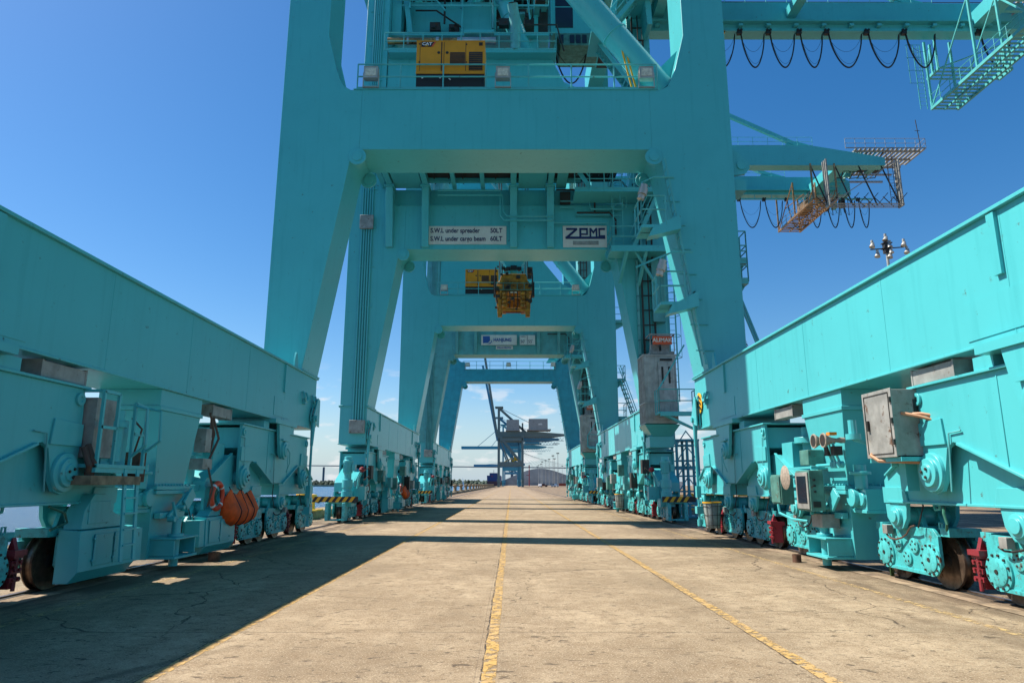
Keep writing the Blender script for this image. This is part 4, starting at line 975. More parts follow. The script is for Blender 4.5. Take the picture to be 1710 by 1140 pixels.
# ---- operator cab under the trolley, and the spreader hanging below
def cab(cr_y, label):
    p = W(4.1, -2.6, 27.7); t = thing('operator_cab', label, 'operator cab', (CX+p[0], cr_y+p[1], p[2]), 0)
    b = MB(); b.box(-1.5,1.6,-1.4,1.4,0.9,4.2); b.box(-1.62,1.7,-1.5,1.5,4.2,4.35); b.box(-1.62,-1.5,-1.5,1.4,0.7,4.2); b.box(-1.4,1.6,-1.45,-1.4,3.9,4.1)
    obj('cab_wall', b, M['teal'], t, bevel=0.02)
    b = MB(); b.box(-1.3,-0.15,-1.43,-1.401,2.9,3.8); b.box(-1.3,-0.15,-1.43,-1.401,1.3,2.8); obj('window', b, M['window'], t)
    b = MB(); b.frus(-1.0,1.5,-1.6,0.8,-0.1,-1.3,1.7,-1.5,1.2,0.85); obj('cab_floor', b, M['greenbox'], t, bevel=0.02)
    for x in (-1.1,-0.4,0.0,0.4): obj('floor_window', MB().box(x,x+0.3,-1.62,-1.56,0.05,0.65), M['window'], t)
    b = MB()
    for p_, q in (((1.6,-1.6,-0.1),(2.3,-1.6,-0.1)),((2.3,-1.6,-0.1),(2.5,-1.6,1.2)),((1.7,-1.6,1.2),(2.5,-1.6,1.2)),((1.6,-1.6,-0.1),(2.5,-1.6,1.2)),((1.9,-1.6,1.2),(1.9,-1.6,2.6)),((2.5,-1.6,1.2),(2.5,-1.6,2.6))): b.bar(p_,q,0.07)
    b.box(1.6,2.5,-1.7,0.8,-0.15,-0.08)
    obj('side_walkway', b, M['dark'], t)
    b = MB()
    for x in (-1.2,1.3):
        for yy in (-1.1,1.1): b.box(x-0.1,x+0.1,yy-0.1,yy+0.1,4.35,6.6)
    obj('hanger', b, M['teal'], t)
    b = MB(); n = 14
    for (xa, xb, d) in ((-1.3,0.8,2.4),(2.0,3.6,2.0)):
        b.tube([(xa+(xb-xa)*i/n, -0.6, 0.2-d*math.sin(PI*i/n)**0.7) for i in range(n+1)],0.05,6); b.tube([(xa+0.1+(xb-xa)*i/n, -0.5, 0.25-d*0.5*math.sin(PI*i/n)) for i in range(n+1)],0.02,5)
    obj('cable', b, M['black'], t)
    return t
cab(YB, 'teal operator cab with dark windows hanging high behind the diagonal tubes')

def spreader():
    t = thing('container_spreader', 'grimy yellow container spreader hanging under the middle crane', 'spreader', (0.16, 43.6, 11.95), 0)
    random.seed(5)
    b = MB()
    for x in (-0.62, 0.62): b.box(x-0.14,x+0.14,-3.0,-0.6,0.55,1.5); 
    for x in (-0.95, 0.95): b.box(x-0.07,x+0.07,-2.9,-1.6,0.2,0.5)
    b.box(-1.15,1.15,-3.1,-2.75,1.35,1.75); b.box(-1.0,1.0,-3.1,-2.9,0.15,0.30); b.box(-0.5,0.5,-3.0,-2.8,1.0,1.1)
    b.prism([(-1.0,1.75),(-1.2,1.75),(-1.05,2.6),(-0.55,3.0),(0.55,3.0),(1.05,2.6),(1.2,1.75)],'y',-0.9,0.9)
    b.prism([(-1.0,1.55),(-0.75,2.5),(0.75,2.5),(1.0,1.55)],'y',-3.05,-2.85)
    for x in (-0.85,0.85): b.box(x-0.10,x+0.10,-3.15,-2.9,-0.05,1.4); b.frus(x-0.13,x+0.13,-3.2,-2.95,-0.25, x-0.16,x+0.16,-3.25,-2.9,0.2)
    b.box(-1.1,1.1,-0.6,-0.3,1.0,1.6); b.box(-0.3,0.3,-0.6,2.9,1.6,1.9); b.box(-1.1,1.1,2.6,2.9,1.5,1.95)
    fr = obj('spreader_frame', b, M['spread'], t, bevel=0.015)
    for x in (-0.56,0.56):
        b = MB()
        for z in (0.42,0.68,0.94,1.18): b.lathe([(-0.11,0.13),(-0.08,0.17),(0.08,0.17),(0.11,0.13)],(x,-3.15,z),'z',14)
        obj('spring_stack', b, M['spread'], fr)
    b = MB()
    for k in range(26):
        x = random.uniform(-1.1,1.1); z = random.uniform(0.2,3.0); s_ = random.uniform(0.05,0.14)
        if abs(x) > 1.0 and z > 2.4: continue
        b.box(x-s_,x+s_,-3.22,-3.06,z-s_*0.8,z+s_*0.8)
    for x in (-1.12,1.12): b.tube([(x,-3.1,2.9),(x*1.04,-3.15,2.2),(x*1.02,-3.1,1.3),(x*0.9,-3.15,0.6)],0.045,6)
    for x in (-0.25,0.0,0.22): b.tube([(x,-3.17,0.3),(x+0.03,-3.2,0.8),(x,-3.17,1.35)],0.03,6)
    b.box(-1.25,-1.1,-3.0,-2.6,1.1,2.0); b.box(1.1,1.28,-3.0,-2.6,1.1,2.0); b.box(0.85,1.15,-2.9,-2.5,2.6,3.0)
    obj('hydraulic_fitting', b, M['dark'], fr)
    b = MB(); b.box(-1.13,1.13,-3.19,-3.13,1.42,1.47); b.box(-1.13,1.13,-3.19,-3.13,1.85,1.9)
    for k in range(6): b.box(-1.1+k*0.43,-1.05+k*0.43,-3.18,-3.14,1.42,1.9)
    obj('guard_rail', b, M['greenbox'], fr)
    b = MB(); b.box(-0.65,0.65,-2.9,-2.84,0.05,0.12); obj('red_strip', b, M['red'], fr)
    b = MB(); b.box(-0.25,0.25,-3.15,-3.12,1.26,1.33); obj('white_marking', b, M['white'], fr)
    b = MB(); b.prism([(-0.62,2.95),(-0.42,3.25),(-0.6,3.6),(-0.95,4.0),(-1.05,4.6),(1.05,4.6),(0.95,4.0),(0.6,3.6),(0.42,3.25),(0.62,2.95)],'y',-1.9,-1.2)
    b.box(-0.66,-0.2,-2.0,-1.0,2.75,3.25); b.box(0.2,0.66,-2.0,-1.0,2.75,3.25)
    hb = obj('headblock', b, M['teal'], t, bevel=0.02)
    b = MB()
    for x in (-0.35,0.35): b.box(x-0.14,x+0.14,-2.02,-1.95,3.05,3.3)
    b.box(-0.2,0.2,-2.0,-1.9,3.12,3.4); obj('slot', b, M['black'], hb)
    b = MB()
    for x in (-0.9,-0.75,0.9,0.75):
        for yy in (-1.5,1.2): b.tube([(x,yy,2.9),(x*1.3,yy*1.3,26)],0.02,5)
    obj('hoist_rope', b, M['dark'], t)
spreader()

# ---- generators
def generator(y, label):
    p = W(-1.97, 8.0, 15.2)
    t = thing('generator', label, 'generator', (CX+p[0], y+p[1], p[2]), 0, 'yellow generators on the cross beams')
    b = MB(); b.box(-1.30,1.30,-0.55,0.65,0.86,2.42); b.box(-1.31,1.31,-0.56,0.66,2.42,2.45); b.box(-1.305,1.305,-0.565,-0.55,0.84,0.95)
    bo = obj('enclosure', b, M['gen'], t, bevel=0.02)
    b = MB(); b.box(-1.29,1.29,-0.54,0.64,0.04,0.84); b.box(-1.0,-0.6,-0.5,0.6,-0.02,0.04); b.box(0.6,1.0,-0.5,0.6,-0.02,0.04); bs = obj('base_tank', b, M['black'], t, bevel=0.01)
    b = MB()
    for x, w_ in ((-0.36,0.04),(-0.26,0.02),(0.57,0.02),(-1.17,0.015)): b.box(x,x+w_,-0.556,-0.5505,0.98,2.38)
    b.box(-0.02,0.55,-0.557,-0.5506,1.32,1.88); b.box(0.70,1.22,-0.557,-0.5506,1.0,1.9)
    for x, z in ((-0.45,1.86),(-0.13,1.86),(-1.18,2.28),(0.6,2.26),(-1.18,1.4),(0.6,1.4)): b.cyl((x,-0.552,z),(x,-0.565,z),0.06 if abs(x)<0.5 else 0.035,12)
    b.box(1.08,1.22,-0.558,-0.551,2.2,2.36)
    obj('panel_gap', b, M['dark'], bo)
    b = MB()
    for i in range(9): b.box(0.0,0.53,-0.566,-0.5575,1.34+i*0.058,1.355+i*0.058); b.box(0.72,1.20,-0.566,-0.5575,1.03+i*0.095,1.045+i*0.095)
    obj('louvre', b, mat('dark_louvre',(0.22,0.085,0.003),0.5), bo)
    b = MB(); b.prism([(-1.12,2.14),(-0.72,2.14),(-0.60,2.38),(-1.12,2.38)],'y',-0.560,-0.551); dk = obj('logo_plate', b, M['black'], bo)
    text_part('lettering', 'CAT', 0.19, M['white_paint'], dk, (-1.09,-0.562,2.275), bold=0.006)
    b = MB(); b.prism([(-0.99,2.165),(-0.85,2.165),(-0.92,2.22)],'y',-0.572,-0.5665); obj('triangle', b, M['yellow'], dk)
    b = MB(); b.prism([(-0.75,2.14),(-0.68,2.14),(-0.55,2.38),(-0.62,2.38)],'y',-0.5615,-0.5602); obj('red_slash', b, M['redtxt'], dk)
    b = MB(); 
    for x in (-1.05,-0.38,): obj('cap', MB().cyl((x,-0.542,0.66),(x,-0.56,0.66),0.04,10), M['white_paint'], bs)
    b.bar((-0.05,-0.55,0.62),(0.02,-0.55,0.56),0.03,0.04); obj('handle', b, M['white_paint'], bs)
generator(YA, 'large yellow generator with black base on the nearest cross beam')
_g = [o for o in COL.objects if o.name == 'generator'][0]; _g.scale = (1, 1, 0.88)
generator(YB, 'smaller-looking yellow generator on the middle crane beam, beside the spreader')
[o for o in COL.objects if o.name == 'generator.001'][0].scale = (1, 1, 0.88)

# ---- crane A details
b = MB(True); b.bar((4.15,7.9,17.4),(4.6,7.9,15.2),0.05); b.bar((4.28,7.9,17.4),(4.75,7.9,15.2),0.05); obj('handrail', b, M['yellow'], A, label='yellow and black sloping handrail')
# left side: service platform, ladder, cabinet
xl = -6.4*SC
def lbox(name, x0,x1,y0,y1,z0,z1,m,lab=None,bev=0.008):
    b = MB(); b.box(x0,x1,y0,y1,z0,z1); return obj(name, b, m, A, bevel=bev, label=lab)
yp = -3.05
b = MB(); b.box(xl-0.35,xl+0.25,yp-0.75,yp+0.75,1.98,2.04); b.bar((xl+0.2,yp-0.75,1.96),(xl+0.2,yp+0.75,1.96),0.06,0.12); b.bar((xl-0.3,yp-0.7,1.96),(xl-0.3,yp+0.7,1.96),0.06,0.12)
sp = obj('service_platform', b, M['teal'], A)
b = MB()
for (y_, z1) in ((yp-0.7,3.25),(yp-0.25,3.25),(yp+0.3,3.15),(yp+0.72,3.1)): b.bar((xl+0.2,y_,2.0),(xl+0.2,y_,z1),0.05)
b.bar((xl+0.2,yp-0.72,3.25),(xl+0.2,yp-0.25,3.25),0.05); b.bar((xl+0.2,yp+0.3,3.15),(xl+0.2,yp+0.72,3.1),0.05); b.bar((xl+0.2,yp-0.72,2.65),(xl+0.2,yp-0.25,2.65),0.05); b.bar((xl+0.2,yp+0.3,2.6),(xl+0.2,yp+0.72,2.6),0.05)
b.tube([(xl+0.22,yp+0.3,3.1),(xl+0.42,yp+0.3,3.05),(xl+0.45,yp+0.3,2.4),(xl+0.22,yp+0.3,2.2)],0.028,8); b.tube([(xl+0.22,yp+0.74,3.1),(xl+0.45,yp+0.74,3.05),(xl+0.48,yp+0.74,2.5),(xl+0.22,yp+0.74,2.3)],0.028,8)
b.bar((xl-0.3,yp-0.72,2.0),(xl-0.3,yp-0.72,3.25),0.05); b.bar((xl-0.3,yp-0.72,3.25),(xl+0.2,yp-0.72,3.25),0.05)
obj('railing', b, M['teal'], sp)
b = MB()
p0, p1 = Vector((xl+0.42,yp+0.15,0.42)), Vector((xl+0.22,yp+0.35,2.0))
for q in (-0.2, 0.2): b.bar(p0+Vector((0,q,0)), p1+Vector((0,q,0)), 0.03, 0.09)
for i in range(1,6): c = p0.lerp(p1, i/6); b.box(c.x-0.04,c.x+0.04,c.y-0.2,c.y+0.2,c.z-0.015,c.z+0.015)
obj('ladder', b, M['teal'], sp)
lbox('control_cabinet', xl-0.3, xl+0.05, yp-0.62, yp-0.05, 2.15, 3.15, M['grey'], 'grey cabinet with vertical band inside the cage')
lbox('control_cabinet', xl-0.5, xl-0.2, yp-1.05, yp-0.78, 2.5, 3.3, M['grey'])
lbox('timber_shelf', xl-0.1, xl+0.30, yp-0.95, yp+0.55, 1.70, 1.85, M['timber'], 'brown weathered shelf box')
lbox('control_cabinet', xl-0.2, xl+0.1, yp+0.8, yp+1.05, 1.75, 2.3, M['rust'])
b = MB(); b.box(xl-0.2,xl,yp-0.25,yp+0.5,2.05,2.85); b.cyl((xl-0.02,yp+0.1,2.1),(xl-0.02,yp+0.1,3.0),0.14,14); b.cyl((xl-0.02,yp+0.1,2.7),(xl-0.02,yp+0.1,2.8),0.2,14); obj('motor_unit', b, M['teal'], sp)
b = MB(); b.tube([(xl,yp-0.75,2.3),(xl+0.15,yp-0.8,2.0),(xl+0.1,yp-0.75,1.85)],0.05,8); obj('hose', b, M['hose'], A); b = MB(); b.tube([(xl,yp-0.65,2.35),(xl+0.18,yp-0.72,2.05),(xl+0.12,yp-0.68,1.85)],0.05,8); obj('hose', b, M['hose'], A); b = MB(); b.tube([(xl+0.1,yp+0.4,2.9),(xl+0.25,yp+0.5,2.7),(xl+0.1,yp+0.6,2.3)],0.02,6)
obj('hose', b, M['hose'], A)
b = MB(); b.tube([(-6.7*SC,-4.0,1.36),(-6.6*SC,-3.75,1.25),(-6.6*SC,-3.65,1.1),(-6.7*SC,-3.9,0.99)],0.022,6); obj('hose', b, M['ghose'], A)
b = MB(); b.tube([(6.7*SC,-3.9,1.36),(6.6*SC,-4.05,1.25),(6.6*SC,-4.1,1.1),(6.7*SC,-3.9,0.99)],0.022,6); obj('hose', b, M['ghose'], A)
# column neighbours, left
lbox('terminal_box', -6.75*SC, -6.5*SC, 0.95, 1.25, 2.45, 3.0, M['grey'])
lbox('terminal_box', -6.8*SC, -6.5*SC, 0.90, 1.4, 2.05, 2.3, M['grey'])
b = MB(); b.tube([(-6.6*SC,1.3,3.4),(-6.55*SC,1.5,2.9),(-6.6*SC,1.45,2.45)],0.03,6); obj('hose', b, M['hose'], A); b = MB(); b.tube([(-6.6*SC,1.5,3.3),(-6.5*SC,1.65,2.8),(-6.6*SC,1.3,2.1)],0.03,6); obj('hose', b, M['hose'], A); b = MB(); b.tube([(-6.9*SC,2.2,3.5),(-6.9*SC,2.2,2.6)],0.06,8); obj('hose', b, M['hose'], A); b = MB()
b.tube([(-6.5*SC,1.2,2.1),(-6.4*SC,1.3,1.6),(-6.5*SC,1.35,1.2)],0.025,6); obj('hose', b, M['hose'], A)
for sd in (1,-1):
    b = MB(); x = sd*7.1*SC; b.box(x-0.35,x+0.35,2.1,2.75,2.02,2.75); b.cyl((x,1.9,2.4),(x,1.9,3.1),0.16,14); b.cyl((x,1.9,2.7),(x,1.9,2.85),0.34,18); b.cyl((x,1.6,1.7),(x,1.6,2.4),0.14,12); b.box(x-0.3,x+0.3,1.35,2.0,1.55,1.7)
    obj('brake_unit', b, M['teal'], A, bevel=0.01)
    b = MB(); x = sd*6.95*SC
    b.cyl((x-0.3*sd,-1.15,1.45),(x-0.42*sd,-1.15,1.45),0.18,14)
    b.box(x-0.3,x+0.3,-1.5,-0.9,1.15,1.22); b.cyl((x-0.25*sd,-1.3,1.62),(x-0.25*sd,-1.3,2.1),0.12,14); b.cyl((x-0.25*sd,-1.3,1.9),(x-0.25*sd,-1.3,1.96),0.2,14); b.box(x-0.28,x+0.28,-1.5,-0.95,1.22,1.62)
    for yy in (-1.35,-1.05): b.lathe([(0,0.14),(-0.05*sd,0.13),(-0.05*sd,0.0001)],(x-0.28*sd,yy,1.42),'x',14)
    obj('gear_unit', b, M['teal'], A, bevel=0.01)
# right side cabinets
b = MB(); b.box(6.12*SC,6.75*SC,-3.85,-2.95,2.17,3.27); b.box(6.10*SC,6.12*SC,-3.87,-2.93,2.15,3.29); gc = obj('control_cabinet', b, M['grey'], A, bevel=0.006, label='large weathered grey cabinet with cables leaving its side')
b = MB()
for i in range(6): b.box(6.45*SC,6.49*SC,-3.864,-3.85,2.8,3.1) if i == 0 else b.box(6.45*SC+i*0.05,6.45*SC+0.03+i*0.05,-3.864,-3.85,2.85,3.1)
obj('vent_slot', b, M['black'], gc)
b = MB(); x_ = 6.10*SC
b.box(x_-0.012,x_-0.0,-3.80,-3.79,2.22,3.22); b.box(x_-0.012,x_,-3.01,-3.0,2.22,3.22); b.box(x_-0.012,x_,-3.80,-3.0,3.22,3.23); b.box(x_-0.012,x_,-3.80,-3.0,2.21,2.22)
for z in (2.35,2.7,3.05): b.box(x_-0.03,x_,-3.88,-3.83,z,z+0.09)
b.box(x_-0.04,x_,-3.12,-3.07,2.62,2.80); obj('door_seam', b, M['dark'], gc)
b = MB(); b.tube([(6.35*SC,-3.86,2.85),(6.45*SC,-4.05,2.84),(6.6*SC,-4.2,2.78),(6.75*SC,-4.3,2.7)],0.028,7); b.tube([(6.25*SC,-3.86,2.87),(6.4*SC,-4.05,2.80),(6.6*SC,-4.2,2.70),(6.75*SC,-4.3,2.64)],0.028,7)
b.tube([(6.2*SC,-3.0,2.3),(6.08*SC,-3.1,2.2),(6.1*SC,-3.3,2.1),(6.6*SC,-4.0,2.05),(6.65*SC,-4.2,2.3)],0.03,6); obj('cable', b, mat('tan_cable',(0.42,0.22,0.12),0.6), gc)
b = MB(); b.box(6.15*SC,6.75*SC,-3.9,-2.9,2.08,2.15); b.bar((6.5*SC,-3.4,1.6),(6.5*SC,-3.4,2.1),0.2); b.bar((6.5*SC,-3.0,2.08),(6.9*SC,-2.2,2.08),0.1); obj('cabinet_shelf', b, M['teal'], A)
b = MB(); b.cyl((5.98*SC,-2.75,2.55),(5.98*SC,-2.75,2.85),0.07,10); b.cyl((5.98*SC,-2.75,2.5),(5.98*SC,-2.75,2.6),0.13,12); b.bar((5.98*SC,-2.75,2.5),(6.5*SC,-2.9,2.3),0.05); obj('lamp', b, M['teal'], A)
for (y0,y1,z0,z1,xx,tw) in ((1.15,1.75,1.25,1.93,6.1,0.30),(-0.62,0.05,1.16,2.0,6.02,0.30)):
    b = MB(); b.box(xx*SC,xx*SC+tw,y0,y1,z0,z1); c = obj('control_cabinet', b, M['greenbox'], A, bevel=0.012, label='green-grey control cabinet by the right column')
    b = MB(); b.box(xx*SC-0.03,xx*SC-0.004,y0+0.03,y1-0.03,z0+0.04,z1-0.04); obj('door', b, M['greenbox'] if y0 > 0 else M['grey'], c, bevel=0.006)
    if y0 < 0:
        b = MB(); b.box(xx*SC-0.04,xx*SC-0.031,y0+0.1,y1-0.12,z0+0.16,z1-0.12); w_ = obj('window', b, M['window'], c)
        b = MB()
        for k in range(3): b.cyl((xx*SC+0.1+0.0*k,y0-0.0,z1-0.2-0.12*k),(xx*SC+0.1,y0-0.03,z1-0.2-0.12*k),0.025,8)
        b.box(xx*SC+0.05,xx*SC+0.2,y0-0.02,y0-0.001,z0+0.08,z0+0.2); obj('button', b, M['black'], c)
b = MB(); b.box(6.25*SC,6.6*SC,-0.5,0.0,0.82,1.10); obj('terminal_box', b, M['grey'], A, bevel=0.01)
b = MB(); b.box(6.25*SC,6.6*SC,-0.1,0.35,2.12,2.45); obj('terminal_box', b, M['greenbox'], A, bevel=0.01)
b = MB(); b.lathe([(0,0.03),(0.04,0.20),(0.07,0.27),(0.075,0.26)],(5.92*SC,0.55,1.86),'x',24); obj('round_speaker', b, M['cream'], A)
b = MB()
b.bar((6.5*SC,-0.9,2.08),(6.5*SC,2.0,2.08),0.05); b.bar((6.2*SC,-0.3,2.05),(6.5*SC,-0.3,2.05),0.05); b.bar((6.2*SC,-0.1,1.1),(6.5*SC,-0.1,1.1),0.06); b.bar((6.0*SC,0.4,1.86),(6.5*SC,0.4,1.86),0.04); b.bar((6.1*SC,1.4,1.6),(6.6*SC,1.6,1.6),0.08)
b.tube([(6.1*SC,1.4,1.25),(6.1*SC,1.35,1.05),(6.2*SC,0.9,0.93),(6.4*SC,0.6,0.9)],0.03,6); obj('bracket', b, M['teal'], A)
# horn loudspeakers
def horns():
    b = MB(); x = 6.28*SC
    for yy, xo in ((-0.98,0.0),(-1.28,0.06)):
        b.lathe([(0.0,0.145),(0.02,0.15),(0.08,0.11),(0.18,0.055),(0.28,0.04),(0.36,0.06),(0.44,0.055),(0.45,0.0001)],(x-0.28+xo,yy,2.58),'x',20)
    h = obj('horn_speaker', b, M['cream'], A)
    b = MB(); 
    for yy, xo in ((-0.98,0.0),(-1.28,0.06)): b.lathe([(-0.002,0.0001),(-0.002,0.12),(0.03,0.09),(0.06,0.0001)],(x-0.28+xo,yy,2.58),'x',16)
    obj('horn_mouth', b, M['dark'], h)
    b = MB(); b.box(x-0.1,x+0.05,-1.35,-1.2,2.68,2.74); obj('amber_lamp', b, mat('amber',(0.8,0.25,0.02),0.3), h)
    for yy in (-0.98,-1.28): b = MB(); b.box(x-0.05,x+0.12,yy-0.10,yy+0.05,2.28,2.46); obj('small_lamp', b, M['dark'], h)
    b = MB(); b.tube([(x+0.1,-0.2,2.1),(x+0.1,-1.4,2.1)],0.035,8)
    for yy in (-0.98,-1.1,-1.28): b.tube([(x+0.1,yy,2.1),(x,yy,2.4),(x-0.02,yy,2.55)],0.025,6); b.cyl((x+0.05,yy,2.1),(x+0.15,yy,2.1),0.07,12)
    obj('speaker_bracket', b, M['teal'], A)
horns()

# ---- loose things hung or standing by the near crane
t = thing('lifebuoy', 'orange ring lifebuoy hung on the left running gear', 'lifebuoy', (CX-6.5*SC, YA+1.72*SC, 1.43), 0)
b = MB(); n = 40
vs = []; fs = []
for i in range(n):
    a = 2*PI*i/n
    for k in range(12):
        q = 2*PI*k/12; r = 0.30 + 0.065*math.cos(q); vs.append((0.055*math.sin(q), r*math.cos(a), r*math.sin(a)))
for i in range(n):
    for k in range(12): fs.append((i*12+k, i*12+(k+1)%12, ((i+1)%n)*12+(k+1)%12, ((i+1)%n)*12+k))
b.add(vs, fs); obj('ring', b, M['buoy'], t)
b = MB()
for j in range(4):
    a0 = PI/4 + j*PI/2; vs = []; fs = []
    for i in range(3):
        a = a0 + (i-1)*0.09
        for k in range(12):
            q = 2*PI*k/12; r = 0.30 + 0.072*math.cos(q); vs.append((0.062*math.sin(q), r*math.cos(a), r*math.sin(a)))
    for i in range(2):
        for k in range(12): fs.append((i*12+k, i*12+(k+1)%12, (i+1)*12+(k+1)%12, (i+1)*12+k))
    b.add(vs, fs)
obj('reflective_band', b, M['white_paint'], t)
b = MB(); b.tube([(-0.02,-0.1,0.25),(0.0,0.05,0.1),(-0.02,-0.05,-0.05),(0,0.08,-0.2)],0.012,5); b.box(-0.16,-0.03,-0.04,0.04,-0.35,0.36); obj('cord', b, M['ghose'], t)

def tarp_bag():
    t = thing('tarpaulin_bag', 'bulging orange tarpaulin bag with black straps beside the lifebuoy', 'bag', (CX-6.42*SC, YA+2.85*SC, 1.10), 0)
    random.seed(3); nu, nv = 36, 18; vs = []; fs = []
    for i in range(nu+1):
        u = -1 + 2*i/nu
        prof = max(0.0001,1-abs(u)**7)**0.5
        for k in range(nv):
            a = 2*PI*k/nv
            top = (0.36 if math.sin(a) < 0 else 0.46)*prof*(1 + 0.05*math.sin(u*9)) ; wd = 0.25*prof
            z = math.sin(a)*top; x = math.cos(a)*wd
            if z > 0: x *= max(0.12, 1 - 0.85*(z/0.46)**1.1); z += 0.05*math.cos(u*9.3)*prof*(z/0.46)
            z += -0.05*(1-u*u) ; pin = 1 - 0.035*math.exp(-((u+0.45)/0.04)**2) - 0.035*math.exp(-((u-0.45)/0.04)**2)
            vs.append((x*pin*(1+random.uniform(-.05,.05)), u*0.98, z*pin + 0.012*math.sin(u*23+a*2)))
    for i in range(nu):
        for k in range(nv): fs.append((i*nv+k, i*nv+(k+1)%nv, (i+1)*nv+(k+1)%nv, (i+1)*nv+k))
    fs.append(tuple(range(nv))); fs.append(tuple(nu*nv+k for k in range(nv)))
    obj('bag_body', MB().add(vs, fs), M['orange'], t)
    b = MB()
    for u in (-0.45, 0.0, 0.45):
        pts = []
        for k in range(nv+1):
            a = 2*PI*k/nv; z = math.sin(a)*(0.36 if math.sin(a) < 0 else 0.46); x = math.cos(a)*0.25
            if z > 0: x *= max(0.12, 1 - 0.85*(z/0.46)**1.1)
            if u: z *= 0.98; x *= 1.0
            pts.append((x, u*0.98, z*1.03 - 0.05*(1-u*u) + (0.05*math.cos(u*9.3)*z/0.46 if z > 0 else 0)))
        b.tube(pts, 0.014, 5)
    b.tube([(0,-0.36,0.28),(-0.15,-0.36,0.55)],0.012,5); b.tube([(0,0.36,0.28),(-0.15,0.36,0.55)],0.012,5)
    obj('strap', b, M['black'], t)
tarp_bag()
# the same gear on the farther left side
for (yy, s_, lab) in ((YB+3.0, 1.0, 'orange tarpaulin bag on the middle crane running gear'),):
    src = [o for o in COL.objects if o.name.startswith('tarpaulin_bag')][0]
    r_ = src.copy(); COL.objects.link(r_); r_.location = (CX-6.42*SC, YB+2.85*SC, 1.15); r_['label'] = 'orange tarpaulin bag hung farther off, on the middle crane left running gear'
    for ch in list(src.children): c_ = ch.copy(); COL.objects.link(c_); c_.parent = r_
    src = [o for o in COL.objects if o.name.startswith('lifebuoy')][0]
    r_ = src.copy(); COL.objects.link(r_); r_.location = (CX-6.5*SC, YB+1.72*SC, 1.43); r_['label'] = 'orange lifebuoy farther off, on the middle crane left running gear'
    for ch in list(src.children): c_ = ch.copy(); COL.objects.link(c_); c_.parent = r_

def waste_bin(x, y, z, lab):
    t = thing('waste_bin', lab, 'bin', (x, y, z), 0)
    b = MB(); b.lathe([(0,0.21),(0.02,0.22),(0.78,0.29),(0.80,0.29)], (0,0,0), 'z', 24); obj('bin_body', b, M['bin'], t)
    b = MB(); b.lathe([(0.80,0.31),(0.84,0.31),(0.84,0.29),(0.80,0.29)], (0,0,0), 'z', 24); obj('rim', b, M['yellow'], t)
    b = MB()
    for k in range(10): a = 2*PI*k/10; b.tube([(0.235*math.cos(a),0.235*math.sin(a),0),(0.305*math.cos(a),0.305*math.sin(a),0.8)],0.008,4)
    for z_, r in ((0.1,0.245),(0.42,0.272),(0.7,0.297)): b.tube([(r*math.cos(2*PI*k/20),r*math.sin(2*PI*k/20),z_) for k in range(21)],0.008,4)
    b.bar((0.25,0,0.7),(0.8,0,0.75),0.03)
    obj('wire_frame', b, M['dark'], t)
waste_bin(CX+6.42*SC, YA+7.55*SC, 0.30, 'pale bin with yellow rim in a wire frame on the near right running gear')
waste_bin(CX+6.42*SC, YB-0.5*SC, 0.30, 'bin with yellow rim farther off, on the middle crane right running gear')
t = thing('steel_stub', 'short rusty steel stub standing on the pavement near the right rail', 'steel post', (6.42, 16.0, 0), 0)
b = MB(); b.lathe([(0,0.095),(0.17,0.095),(0.17,0.075),(0.13,0.07),(0.13,0.0001)],(0,0,0),'z',20); obj('tube', b, M['rust'], t)
t = thing('steel_stub', 'short dark steel stub in shadow under the left column', 'steel post', (-6.75, 16.2, 0), 0)
b = MB(); b.lathe([(0,0.13),(0.2,0.13),(0.2,0.1),(0.15,0.1),(0.15,0.0001)],(0,0,0),'z',20); obj('tube', b, M['rust'], t)
# tufts of weed in the rail joint
def weed(x, y, h, lab):
    b = MB(); random.seed(int(x*10))
    for k in range(22):
        a = random.uniform(0, 2*PI); r = random.uniform(0.02,0.09); hh = h*random.uniform(0.5,1)
        p = Vector((random.uniform(-.03,.03),random.uniform(-.03,.03),0)); q = p+Vector((r*math.cos(a),r*math.sin(a),hh)); s_ = Vector((-math.sin(a),math.cos(a),0))*0.007
        b.add([p-s_, p+s_, (p+q)/2+s_+Vector((0,0,0.02)), q, (p+q)/2-s_+Vector((0,0,0.02))],[(0,1,2,3,4)])
    o = obj('weed', b, M['leaf'], None, (x,y,0.005)); tag(o, lab, 'weed')
weed(7.25, 13.6, 0.22, 'tall thin weed growing by the near right wheels'); weed(7.0, 19.8, 0.07, 'low green weed patch by the right rail near the shadow bar')

# ---- teal lattice frame and tow unit beyond the near right truck
t = thing('lattice_frame', 'blue-teal lattice frame standing on the pavement between the right-hand cranes', 'steel frame', (9.55, 37.0, 0), 0)
b = MB()
for x in (-0.8, -0.25, 0.32):
    for y in (-0.5, 0.5): b.box(x-0.06,x+0.06,y-0.06,y+0.06,0.1,4.0)
for k in range(5):
    z = 0.5+k*0.8; b.box(-0.8,0.32,-0.52,-0.46,z,z+0.07); b.bar((-0.8,-0.5,z),(-0.25,-0.5,z+0.8),0.05); b.bar((0.32,-0.5,z),(-0.25,-0.5,z+0.75),0.05); b.box(-0.8,0.32,0.46,0.52,z,z+0.07)
b.box(-0.9,0.4,-0.6,0.6,3.95,4.05); b.box(-1.4,0.4,-0.5,-0.4,2.5,2.65); b.box(-0.9,0.4,-0.6,0.6,0.0,0.1); b.box(-2.1,-0.9,-0.15,0.15,3.4,3.55); b.box(-2.1,-1.7,-0.3,0.3,2.0,3.4)
obj('lattice', b, M['teal_b'], t)
t = thing('tow_bar', 'teal tow bar with lettering resting low between the right-hand cranes', 'tow bar', (8.9, 34.5, 0), 0)
